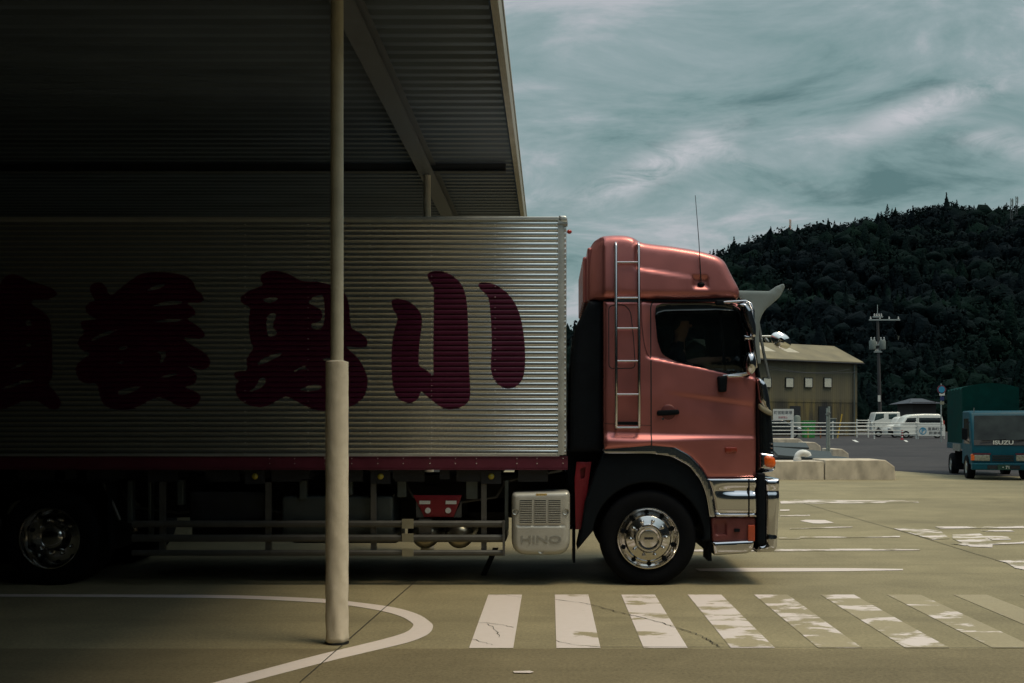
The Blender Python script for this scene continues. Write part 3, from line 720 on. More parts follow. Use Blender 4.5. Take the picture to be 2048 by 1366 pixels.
# house with a tiled roof
def house():
    D = 112; x0, z0 = P(1818, 826, D); x1, z1 = P(1880, 800, D); t = thing('tiled_house', 'low old house with a grey tiled roof behind the white van', 'house', ((x0+x1)/2, D, .65))
    MB().box(x0+.4, x1-.4, D, D+5, .6, z1-.2).build('wall', mat('dark_timber_wall', (.035, .03, .03), .9), t)
    r_ = MB(); xm0, xm1 = x0+1.0, x1-1.0; zr = P(0, 789, D)[1]
    for sgn in (0, 1):
        pr = [(0, 0), (.3, .18), (.6, .5), (1, 1)]
        q = []
        for a, h in pr:
            y = (D-.8+a*3.3) if sgn == 0 else (D+5.8-a*3.3); z = z1-.35+(zr-z1)*h; q += [((x0-.3)*(1-a)+xm0*a, y, z), ((x1+.3)*(1-a)+xm1*a, y, z)]
        r_.add(q, [(2*i, 2*i+1, 2*i+3, 2*i+2) for i in range(3)])
    for e0, e1 in ((x0-.3, xm0), (x1+.3, xm1)):
        r_.add([(e0, D-.8, z1-.35), (e0, D+5.8, z1-.35), (e1, D+2.5, zr-.35)], [(0, 1, 2)])
    r_.build('roof', mat('grey_roof_tiles', (.035, .04, .055), .6, var=.3, scale=4), t)
    for k in range(2):
        MB().box(x0+.9+k*1.1, x0+1.6+k*1.1, D-.06, D+.02, .9, 2.4).build('window', M['dglass'], t)
house()

# guard rail
GR = 75.0; gzr = gz(GR)
def rail_y(px): return 74.5+(px-1553)*.004
def rails(px0, px1, posts, yp, label, D, ytop, ybot):
    t = thing('guard_rail', label, 'guard rail', (P(px0, 0, D)[0], D, gz(D)))
    for y_ in yp:
        b = MB(); a = P(px0, y_, D); c = P(px1, y_, D); b.tube([(a[0], D, a[1]), (c[0], D, c[1])], .034, 8); b.build('rail', M['railwhite'], t, smooth=40)
    for px in posts:
        x, z1 = P(px, ytop, D); b = MB().tube([(x, D+.05, gz(D)-.05), (x, D+.05, z1+.03)], .05, 8); b.build('post', M['railwhite'], t, smooth=40)
    return t
M['railwhite'] = mat('white_rail_paint', (.62, .62, .58), .5, var=.1)
rails(1500, 1840, (1502, 1583, 1666, 1749, 1833), (846, 853.3, 861, 868.3), 'long white four bar guard rail in front of the parked cars', 75.0, 843, 878)
rails(1714, 1738, (1714, 1737), (841, 852, 859), 'short piece of white fence behind the guard rail, left of the small pickup', 84.0, 839, 864)
# parking sign
def psign():
    D = 74.9; x0, z1 = P(1836, 852, D); x1, z0 = P(1890, 872, D); t = thing('parking_sign', 'white parking banner with a blue P in a ring on the guard rail', 'sign', ((x0+x1)/2, D, gz(D)))
    MB().box(x0, x1, D-.03, D, z0, z1).build('sign_board', M['signwhite'], t)
    pst = MB(); xa = P(1889, 0, D)[0]; pst.tube([(xa, D+.06, gz(D)), (xa, D+.06, z1+.1)], .035, 8); pst.build('post', M['railwhite'], t); MB().tube([(x0+.03, D+.06, gz(D)), (x0+.03, D+.06, z1+.1)], .035, 8).build('post', M['railwhite'], t)
    cx, cz = P(1845.5, 862, D); rg = MB(); ns = 40; vs = []
    for k in range(ns):
        a = 2*math.pi*k/ns
        for rr in (.245, .185): vs.append((cx+rr*math.cos(a), D-.036, cz+rr*math.sin(a)))
    rg.add(vs, [(2*k, 2*k+1, (2*k+3) % (2*ns), (2*k+2) % (2*ns)) for k in range(ns)]).build('ring', M['signblue'], t)
    text('parking_letter', 'P', cx, D-.036, cz, .42, M['signblue'], t, bold=.012)
    text('sign_lettering', '直島町立', P(1870.5, 0, D)[0], D-.036, P(0, 858.2, D)[1], .235, M['signtext'], t, bold=.004, sx=1.12)
    text('sign_lettering', '駐車場', P(1870, 0, D)[0], D-.036, P(0, 866.5, D)[1], .235, M['signtext'], t, bold=.004, sx=1.2)
M['signwhite'] = mat('sign_white', (.60, .60, .57), .5, var=.04); M['signblue'] = mat('sign_blue', (.02, .22, .38), .5); M['signtext'] = mat('sign_grey_lettering', (.12, .12, .12), .6); M['signred'] = mat('sign_red_lettering', (.45, .10, .12), .6)
psign()
def nsign():
    D = 70.0; x0, z1 = P(1546, 818, D); x1, z0 = P(1586, 840, D); t = thing('notice_board', 'white notice board on a post beside the truck front, grey and red lettering', 'sign', (x1, D, gz(D)))
    MB().box(x0, x1, D-.03, D, z0, z1).build('sign_board', M['signwhite'], t)
    MB().box(x1-.09, x1+.05, D+.01, D+.11, gz(D)-.02, z1).build('post', M['railwhite'], t)
    xc = (x0+x1)/2
    text('sign_lettering', '町営駐車場', xc, D-.036, P(0, 825.5, D)[1], .235, M['signtext'], t, bold=.002)
    text('sign_lettering', '駐車禁止', xc, D-.036, P(0, 835, D)[1], .15, M['signred'], t)
nsign()
# round traffic sign on its pole
def tsign():
    D = 66.0; x, zc_ = P(1883, 779, D); t = thing('traffic_sign_post', 'grey post with a round blue sign and small plates behind the teal truck', 'traffic sign', (x, D, gz(D)))
    MB().tube([(x, D+.06, gz(D)), (x, D+.06, zc_+.35)], .04, 8).build('post', M['steel'], t)
    MB().lathe((x, D, zc_), [(0, .01), (.26, .01), (.26, -.02), (.0, -.02)], n=28).build('sign_disc', M['signred2'], t)
    MB().lathe((x, D-.01, zc_), [(0, .0), (.19, .0), (.19, -.02), (.0, -.02)], n=28).build('sign_face', M['signblue'], t)
    for y0, y1, w, mm in ((785.5, 791, 5.3, 'signwhite'), (793, 801, 4, 'navyplate'), (803, 809, 4, 'plateold')):
        a = P(1884-w, y1, D); b = P(1884+w, y0, D); MB().box(a[0], b[0], D-.02, D, a[1], b[1]).build('plate', M[mm], t)
M['signred2'] = mat('sign_red_border', (.12, .02, .04), .5); M['navyplate'] = mat('navy_plate', (.01, .02, .10), .5); M['plateold'] = mat('faded_plate', (.22, .22, .16), .7)
tsign()
# utility pole
def upole():
    D = 104; x, zt = P(1755, 617, D); t = thing('utility_pole', 'concrete utility pole carrying two grey transformers and cross arms', 'utility pole', (x, D, .65))
    xb = P(1761, 0, D)[0]; c = mat('pole_concrete', (.045, .043, .045), .85)
    MB().tube([(xb, D, .6), (x, D, zt-.5)], [.19, .12], 12).build('pole', c, t, smooth=50)
    MB().tube([(x, D, zt-.6), (x, D, zt+.35)], .03, 6).build('lightning_rod', M['steel'], t)
    for y_, w in ((634, 20), (640, 44), (690, 22), (704, 16)):
        a = P(1755-(w*.4 if w == 44 else w/2), y_, D); b = P(1755+(w if w == 44 else w/2), y_, D); cr_ = MB().box(a[0], b[0], D-.18, D-.06, a[1]-.05, a[1]+.05).build('cross_arm', M['steel'], t)
        ins = MB()
        for q in np.linspace(a[0]+.15, b[0]-.15, 4): ins.lathe((q, D-.12, a[1]+.05), [(.03, 0), (.09, .06), (.05, .13), (.08, .19), (0, .26)], axis='z', n=10)
        ins.build('insulator', M['porc'], cr_, smooth=50)
    for px in (1744.5, 1764):
        a = P(px, 699, D); b = MB().lathe((a[0], D-.1, a[1]), [(0, 0), (.30, 0), (.32, .1), (.32, .74), (.27, .86), (0, .9)], axis='z', n=16); tr = b.build('transformer', M['trafo'], t, smooth=50)
        q = MB()
        for k in (-.15, .15): q.lathe((a[0]+k, D-.15, a[1]+.86), [(.07, 0), (.09, .08), (.05, .16), (.08, .24), (0, .3)], axis='z', n=8)
        q.build('bushing', M['porc'], tr, smooth=50)
    a = P(1757, 797, D); MB().box(a[0]-.12, a[0]+.12, D-.24, D-.18, a[1]-.3, a[1]+.3).build('number_plate', M['signwhite'], t)
M['porc'] = mat('porcelain', (.40, .42, .42), .3); M['trafo'] = mat('transformer_grey', (.13, .155, .145), .5)
upole()
cbl = MB()
for a, b, sag in (((1536, 732, 86), (1700, 738, 92), 1.2), ((1536, 738, 86), (1714, 744, 92), .6)):
    p0 = P(a[0], a[1], a[2]); p1 = P(b[0], b[1], b[2]); pts = []
    for k in range(13):
        s_ = k/12; pts.append((p0[0]+(p1[0]-p0[0])*s_, a[2]+(b[2]-a[2])*s_, p0[1]+(p1[1]-p0[1])*s_-sag*4*s_*(1-s_)*.35))
    c_ = MB().tube(pts, .022, 5).build('overhead_cable', M['chassis'])
    tag(c_, 'thin sagging black cable in front of the warehouse wall, the %s of two' % ('upper' if sag > 1 else 'lower'), 'cable', 'cables before the warehouse')

# ---- parked vehicles
def wheel_simple(x, y, z, r, t, w=.16):
    wl = MB().lathe((x, y, z), [(r*.62, w), (r*.95, w), (r, w*.8), (r, .03), (r*.95, 0), (r*.62, 0)], n=24).build('wheel', M['tyre'], t, smooth=40)
    MB().lathe((x, y+.012, z), [(0, -.01), (r*.2, -.01), (r*.25, .02), (r*.55, .03), (r*.62, -.005), (r*.62, .03)], n=20).build('rim', M['steel'], wl, smooth=40)
    return wl
def pxs(pts, D): return [P(a, b, D) for a, b in pts]
def parked_van():
    D = 79.0; t = thing('parked_van', 'white small van with dark side windows parked behind the guard rail', 'van', (P(1843, 0, D)[0], D, gz(D)))
    b = shell('body', rounded(pxs([(1799, 873), (1798, 852), (1804, 846), (1813, 833), (1822, 829), (1850, 827.5), (1880, 828), (1885, 832), (1889, 850), (1888, 873)], D), .12), D, D+1.45, M['whitecar'], t, r=.13, grid=.12)
    for q, nm in (([(1838, 835.5), (1883, 835.5), (1885, 845.5), (1838, 845.5)], 'window'), ([(1815, 836), (1833, 835.5), (1833, 845.5), (1809, 845.5)], 'window')):
        shell(nm, rounded(pxs(q, D), .05), D-.004, D+.03, M['dglass'], t, r=.01, grid=.2)
    ribbon('door_seam', pxs([(1835.5, 833), (1835.5, 872)], D), .02, lambda x, z: D, M['chassis'], t)
    ribbon('body_crease', pxs([(1800, 849), (1887, 849)], D), .03, lambda x, z: D, mat('crease_grey', (.3, .3, .29), .5), t)
    for px in (1812, 1875): wheel_simple(P(px, 0, D)[0], D-.02, gz(D)+.27, .27, t)
    a = P(1799.5, 856, D); MB().box(a[0]-.03, a[0]+.12, D+.1, D+.5, a[1]-.1, a[1]+.1).build('headlight', M['glasslamp'], t)
    a = P(1888, 848, D); MB().box(a[0]-.04, a[0]+.03, D+.02, D+.14, a[1]-.25, a[1]+.25).build('tail_lamp', M['redlens'], t)
M['whitecar'] = mat('white_car_paint', (.76, .76, .71), .35, 0, var=.04, coat=.4); M['glasslamp'] = mat('lamp_glass', (.55, .58, .58), .1, 0, coat=.5)
parked_van()
def pickup():
    D = 86.0; t = thing('parked_pickup', 'small white pickup truck with a sloping window line parked behind the guard rail', 'pickup truck', (P(1760, 0, D)[0], D, gz(D)))
    shell('cab', rounded(pxs([(1744, 864), (1743, 848), (1747, 841), (1750, 828), (1752, 824.5), (1800, 824), (1801, 833), (1800, 841), (1800, 862), (1765, 864), (1757, 855), (1750, 864)], D), .06), D, D+1.4, M['whitecar'], t, r=.08, grid=.12)
    for q in ([(1752, 828), (1768, 827), (1768, 836), (1762, 838), (1748.5, 842)], [(1777, 828), (1794, 827.5), (1794, 838.5), (1777, 838.5)]):
        shell('window', rounded(pxs(q, D), .04), D-.004, D+.03, M['tealglass'], t, r=.01, grid=.2)
    shell('cargo_bed', rounded(pxs([(1778, 862), (1778, 846), (1815, 846), (1815, 862)], D), .03), D+.03, D+1.37, M['whitecar'], t, r=.03, grid=.2)
    for px in (1757, 1800): wheel_simple(P(px, 0, D)[0], D-.02, gz(D)+.28, .28, t)
    a = P(1743, 847, D); MB().ball((a[0]-.12, D-.1, a[1]+.05), .1, sc=(.6, 1, 1.3)).build('mirror', M['black'], t)
    a = P(1743.5, 857, D); MB().box(a[0]-.05, a[0]+.06, D+.1, D+.4, a[1]-.1, a[1]+.1).build('headlight', M['glasslamp'], t)
M['tealglass'] = mat('green_tinted_window', (.012, .035, .034), .1, 0, spec=.6)
pickup()
def hatch():
    D = 82.5; t = thing('parked_hatchback', 'small white hatchback half hidden by the van behind the guard rail', 'car', (P(1795, 0, D)[0], D, gz(D)))
    shell('body', rounded(pxs([(1776, 871), (1775, 860), (1780, 853), (1788, 850), (1797, 836), (1803, 833), (1822, 833), (1830, 852), (1830, 871)], D), .12), D, D+1.5, M['whitecar'], t, r=.12, grid=.12)
    shell('window', rounded(pxs([(1791, 849), (1799, 836.5), (1818, 836.5), (1822, 849)], D), .05), D-.004, D+.03, M['dglass'], t, r=.01, grid=.2)
    shell('grille', rounded(pxs([(1776, 866), (1776.5, 858), (1786, 860), (1785, 867)], D), .04), D-.006, D+.05, M['black'], t, r=.01, grid=.2)
    for px in (1790, 1822): wheel_simple(P(px, 0, D)[0], D-.02, gz(D)+.27, .27, t)
    a = P(1779, 857, D); MB().ball((a[0], D+.05, a[1]), .13, sc=(1, .6, .7)).build('headlight', M['glasslamp'], t, smooth=60)
hatch()
def darkcar():
    D = 80.0; t = thing('parked_sedan', 'dark car parked behind the white notice board', 'car', (P(1560, 0, D)[0], D, gz(D)))
    shell('body', rounded(pxs([(1500, 869), (1500, 852), (1520, 848), (1532, 840), (1566, 839), (1582, 849), (1598, 853), (1605, 858), (1604, 869)], D), .12), D, D+1.6, mat('dark_car_paint', (.008, .012, .014), .25, .1, coat=.6), t, r=.14, grid=.12)
    for q in ([(1524, 848.5), (1534, 842), (1551, 842), (1551, 849)], [(1554, 842), (1564, 842), (1575, 850), (1554, 849)]):
        shell('window', rounded(pxs(q, D), .04), D-.005, D+.03, M['dglass'], t, r=.01, grid=.2)
    ribbon('window_trim', pxs([(1566, 840.5), (1584, 851.5)], D), .05, lambda x, z: D-.01, M['steel'], t)
    a = P(1599, 857, D); MB().ball((a[0], D+.03, a[1]), .16, sc=(1, .6, .6)).build('headlight', M['glasslamp'], t, smooth=60)
    for px in (1515, 1588): wheel_simple(P(px, 0, D)[0], D-.02, gz(D)+.3, .3, t)
darkcar()
# odds and ends of the car park
def odd():
    D = 82; a = P(1607, 858, D); b = P(1631, 841.5, D)
    t = thing('green_bin', 'bright green waste container with a lid behind the guard rail', 'container', ((a[0]+b[0])/2, D, gz(D)))
    g_ = mat('bright_green_plastic', (.02, .20, .035), .6)
    bo = MB().add([(a[0]+.05, D, gz(D)), (b[0]-.05, D, gz(D)), (b[0]-.05, D+.7, gz(D)), (a[0]+.05, D+.7, gz(D)), (a[0], D, b[1]-.08), (b[0], D, b[1]-.08), (b[0], D+.75, b[1]-.08), (a[0], D+.75, b[1]-.08)],
                  [(0, 1, 2, 3), (4, 5, 6, 7), (0, 1, 5, 4), (1, 2, 6, 5), (2, 3, 7, 6), (3, 0, 4, 7)]); bo.build('bin_body', g_, t, bevel=.02)
    MB().box(a[0]-.03, b[0]+.03, D-.04, D+.8, b[1]-.08, b[1]).build('lid', g_, t, bevel=.02)
    D = 85; a = P(1594, 846, D); o = MB().lathe((a[0], D, gz(D)), [(0, 0), (.26, 0), (.27, .1), (.27, 1.55), (.2, 1.68), (0, 1.72)], axis='z', n=20).build('water_tank', mat('grey_green_tank', (.17, .20, .175), .6), smooth=40)
    tag(o, 'upright grey green cylindrical tank standing behind the notice board', 'tank')
    D = 80; a = P(1675, 859, D); b = P(1685.5, 828, D); o = MB().tube([(a[0], D, gz(D)), (b[0], D+.2, b[1])], .045, 8).build('leaning_pole', mat('yellow_pole', (.42, .26, .02), .6)); tag(o, 'leaning yellow pole behind the guard rail', 'pole')
    for px, lb in ((1616, 'yellow marker post in front of the green container'), (1641, 'dull orange marker post between the container and the grey box')):
        D = 79; a = P(px, 864, D); o = MB().tube([(a[0], D, gz(D)), (a[0], D, gz(D)+.75)], .05, 8).build('marker_post', mat('marker_yellow', (.30, .20, .03) if px == 1616 else (.22, .08, .02), .6)); tag(o, lb, 'post')
    D = 83; a = P(1657, 858, D); b = P(1672, 836, D); t = thing('control_cabinet', 'grey metal cabinet by the warehouse door', 'cabinet', (a[0], D, gz(D)))
    MB().box(a[0], b[0], D, D+.4, gz(D), b[1]-.08).build('cabinet_body', M['tank'], t, bevel=.01); MB().box(a[0]-.05, b[0]+.05, D-.05, D+.45, b[1]-.08, b[1]).build('cabinet_roof', mat('cabinet_top', (.25, .25, .22), .6), t)
    # striped flexible post
    D = 71; a = P(1804, 878, D); t = thing('delineator_post', 'short red and white striped post in front of the guard rail', 'post', (a[0], D, gz(D)))
    MB().lathe((a[0], D, gz(D)), [(0, 0), (.13, 0), (.13, .04), (.06, .07), (.055, .62), (0, .64)], axis='z', n=14).build('post_body', mat('delineator_red', (.28, .02, .03), .5), t, smooth=40)
    for k in range(3): MB().lathe((a[0], D, gz(D)+.16+k*.17), [(.059, 0), (.062, .01), (.062, .07), (.059, .08)], axis='z', n=14).build('reflective_band', M['signwhite'], t)
    for q in ([(1703, 880), (1711, 880.3), (1718, 884.5), (1712, 884.5)], [(1807, 880.5), (1813, 880.8), (1817, 884), (1812, 884)]):
        struct(sheet('road_marking', [G(*p_) for p_ in q], .009, M['railwhite']))
odd()

# ---- concrete platform with steel flaps
def plat():
    D = 32.2; h = P(0, 921, D)[1]
    M2 = M['barrier']
    def wallblock(D, px0, px1, ytop, label, bev, dep):
        x0, zt = P(px0, ytop, D); x1, _ = P(px1, ytop, D); g = gz(D)
        prof = [(x0, g-.02), (x1+bev*.12, g-.02), (x1+bev*.02, zt-bev*.55), (x1-bev*.75, zt), (x0, zt)]
        mb = MB().prism([(a, b) for a, b in prof], D, D+dep); o = mb.build('concrete_block', M2, bevel=.025); tag(o, label, 'concrete block'); return o
    wallblock(32.2, 1650, 1789, 920, 'long pale concrete kerb wall with a slanted end at the edge of the asphalt', .35, 1.6)
    wallblock(32.2, 1420, 1647.5, 923, 'pale concrete kerb wall just in front of the truck, left of the joint', .02, 1.4)
    wallblock(40, 1664, 1697, 898, 'short concrete block behind the long kerb wall, beside the steel posts', .3, 1.5)
    wallblock(47, 1612, 1641, 884.5, 'short concrete block with a slanted end behind the dark steel ramps', .3, 1.5)
    wallblock(53, 1500, 1608, 877.5, 'rearmost concrete block, long and low, below the notice board', .3, 1.5)
    def flap(pts, D0, D1, label):   # sloping steel flap: two near corners then two far corners
        q = []
        for (px, py), D in zip(pts, (D0, D0, D1, D1)):
            a = P(px, py, D); q.append((a[0], D, a[1]))
        q2 = [(a, b, c-.07) for a, b, c in q]
        o = MB().add(q+q2, [(0, 1, 2, 3), (4, 5, 6, 7), (0, 1, 5, 4), (1, 2, 6, 5), (2, 3, 7, 6), (3, 0, 4, 7)]).build('steel_flap', M['steelplate']); tag(o, label, 'steel ramp', 'steel ramp plates'); return o
    flap([(1556, 910), (1668, 919), (1660, 903), (1540, 893)], 34.0, 38, 'dark grey steel ramp plate lying between the kerb wall and the block with posts')
    flap([(1610, 921), (1716, 920), (1690, 914), (1600, 905)], 33.9, 35.4, 'nearest dark grey steel ramp plate behind the long kerb wall')
    flap([(1540, 892), (1618, 895), (1612, 886), (1530, 884)], 42, 46.5, 'farthest dark grey steel ramp plate near the rearmost block')
    b = MB(); a = P(1420, 926, 33.9); c = P(1640, 921, 33.9); b.box(a[0], c[0], 33.82, 33.9, .1, c[1]); o = b.build('steel_edge_beam', M['chassis']); tag(o, 'black steel edge beam behind the kerb wall', 'beam')
    # white elbow pipe
    D = 31.9; x, z0 = P(1604, 930, D); xe, ze = P(1619, 909, D)
    pts = [(x, D, .05), (x, D, ze-.14)]+[(x+.15-.15*math.cos(t_), D, ze-.14+.15*math.sin(t_)) for t_ in np.linspace(.2, math.pi/2, 6)]+[(xe+.02, D, ze)]+[(xe+.09, D, ze-.03), (xe+.11, D, ze-.09)]
    D2 = 32.5; pts = [(a, D2, max(c+.02, .3)) for a, _, c in pts]
    t = thing('vent_pipe', 'white plastic elbow pipe standing up behind the kerb wall', 'pipe', (x, D2, .1))
    MB().tube(pts, .10, 16).build('pipe', M['white'], t, smooth=50)
    MB().lathe((x, D2, ze-.22), [(.101, 0), (.115, .01), (.115, .10), (.101, .11)], axis='z', n=20).build('pipe_collar', M['white'], t)
    bb = pts[-1]; 
    for px in (1652.5, 1659.5):
        D = 39.2; x, zt = P(px, 813 if px > 1655 else 816, D); x2, _ = P(px-1.5 if px > 1655 else px+2, 905, D)
        o = MB().tube([(x2, D, gz(D)), (x2, D, gz(D)+.9), (x2, D, zt)], .04, 10); t = o.build('steel_post', mat('pale_green_steel', (.30, .34, .31), .5, .2), smooth=50); tag(t, 'slim pale green steel post rising behind the kerb wall, the %s of the pair' % ('left' if px < 1655 else 'right'), 'post', 'pair of steel posts')
        MB().lathe((x2, D, gz(D)), [(0, 0), (.10, 0), (.10, .03), (.05, .05), (.05, .1)], axis='z', n=12).build('base_flange', M['tank'], t)
        MB().box(x2-.05, x2+.05, D-.055, D+.055, zt-.25, zt-.2).build('clamp', M['steel'], t)
plat()

# ================================================================== CANOPY
def canopy():
    t = thing('canopy', 'large flat loading canopy with ribbed steel deck, beams and round posts over the truck', 'canopy', (-1.57, 8.1, 0))
    XE = -.47; X0 = -16; ZD = 4.98; p_ = .215
    mb = MB(); vs = []; y = -6.4; prof = [(0, 0), (.05, 0), (.085, .085), (.13, .085), (.18, 0)]
    ys_ = []
    while y < 24: 
        for a, h in prof: ys_.append((y+a*p_/.215, ZD+h))
        y += p_
    vs = [(x, yy, zz) for yy, zz in ys_ for x in (X0, XE-.02)]
    mb.add(vs, [(2*i, 2*i+1, 2*i+3, 2*i+2) for i in range(len(ys_)-1)])
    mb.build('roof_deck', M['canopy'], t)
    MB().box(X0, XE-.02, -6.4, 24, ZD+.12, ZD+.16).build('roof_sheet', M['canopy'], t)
    MB().box(XE+.005, XE+.065, -6.4, 24.05, 4.91, 5.20).build('fascia', M['fascia'], t)
    MB().box(XE+.066, XE+.075, -6.4, 24.05, 5.17, 5.22).build('drip_edge', M['fascia'], t)
    bm_ = MB(); zb = 4.80; w = .095
    bm_.box(-1.57-w, -1.57+w, -6.4, 24, zb, zb+.018); bm_.box(-1.57-w, -1.57+w, -6.4, 24, ZD-.02, ZD-.003); bm_.box(-1.57-.012, -1.57+.012, -6.4, 24, zb+.018, ZD-.02)
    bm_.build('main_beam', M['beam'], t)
    for Yp in (2.16, 14.2, 20.1, -3.8):
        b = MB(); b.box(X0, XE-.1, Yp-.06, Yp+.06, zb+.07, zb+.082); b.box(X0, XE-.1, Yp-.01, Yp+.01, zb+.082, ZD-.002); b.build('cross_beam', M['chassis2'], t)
    for X_ in (-13.4,):
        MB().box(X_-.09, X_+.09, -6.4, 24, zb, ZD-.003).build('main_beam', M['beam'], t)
    for Yp in (8.11, 2.16, -3.8, 14.06, 20.0):
        pp = MB().tube([(-1.57, Yp, -.02), (-1.57, Yp, zb)], .047, 24).build('post', M['pole'], t, smooth=50)
        # vinyl padding wrapped round the foot, slightly rumpled
        pr = []; z = 0.012; r_ = random.Random(int(Yp*10)); mb = MB(); n_ = 40; k = 0; vs = []; rows = []
        zz = [0.012, .02]+list(np.linspace(.05, 2.05, 70))+[2.075, 2.085]
        for i, z in enumerate(zz):
            base = .083 if 0 < i < len(zz)-1 else .072
            if i == len(zz)-1: base = .049
            for a_ in range(n_):
                th = 2*math.pi*a_/n_; low = max(0, 1-z/.9)
                rr = base+.0016*math.sin(z*27+3*math.sin(th*2+z*3))*(.6+.8*low)+.003*low*math.sin(th*5+z*11)
                if abs(((th+.95) % (2*math.pi))-math.pi-.25) < .1: rr += .004      # overlap seam
                vs.append((-1.57+rr*math.cos(th), Yp+rr*math.sin(th), z))
        for i in range(len(zz)-1):
            for a_ in range(n_):
                b_ = (a_+1) % n_; rows.append((i*n_+a_, i*n_+b_, (i+1)*n_+b_, (i+1)*n_+a_))
        MB().add(vs, rows).build('padding', M['pad'], pp, smooth=60)
        MB().lathe((-1.57, Yp, 0), [(0, .012), (.088, .012), (.088, .004)], axis='z', n=32).build('base_plate', M['chassis'], pp)
M['chassis2'] = mat('dark_beam_paint', (.05, .06, .07), .7)
canopy()
# unseen walls added round the canopy to block sky light and deepen its shade
def shade_walls():
    t = thing('shade_blocker', 'dark grey walls added out of view to deepen the shade under the canopy', 'light blocker', (-16, 10, 0))
    MB().box(-30, -16.05, -30, 40, 0, 7).build('wall', M['wall'], t)
    MB().box(-16.0, -3.2, 24.2, 33, 0, 6.2).build('rear_blocker', M['wall'], t)
    MB().box(-16.0, -.6, -18, -6.5, 0, 5.6).build('front_blocker', M['wall'], t); MB().box(-.55, 18, -18, -6.5, 0, 9.5).build('tall_blocker', M['wall2'], t)
    MB().box(18.0, 28, -18, 30, 0, 12.0).build('side_blocker', M['wall'], t)
    for k in range(8): MB().box(-14+k*4, -11.2+k*4, -6.52, -6.46, .02, 2.9).build('blocker_shutter', M['tank'], t)
    for k in range(3): MB().box(-16.04, -15.98, 2+k*6, 5.5+k*6, .02, 3.6).build('blocker_shutter', M['tank'], t)
shade_walls()

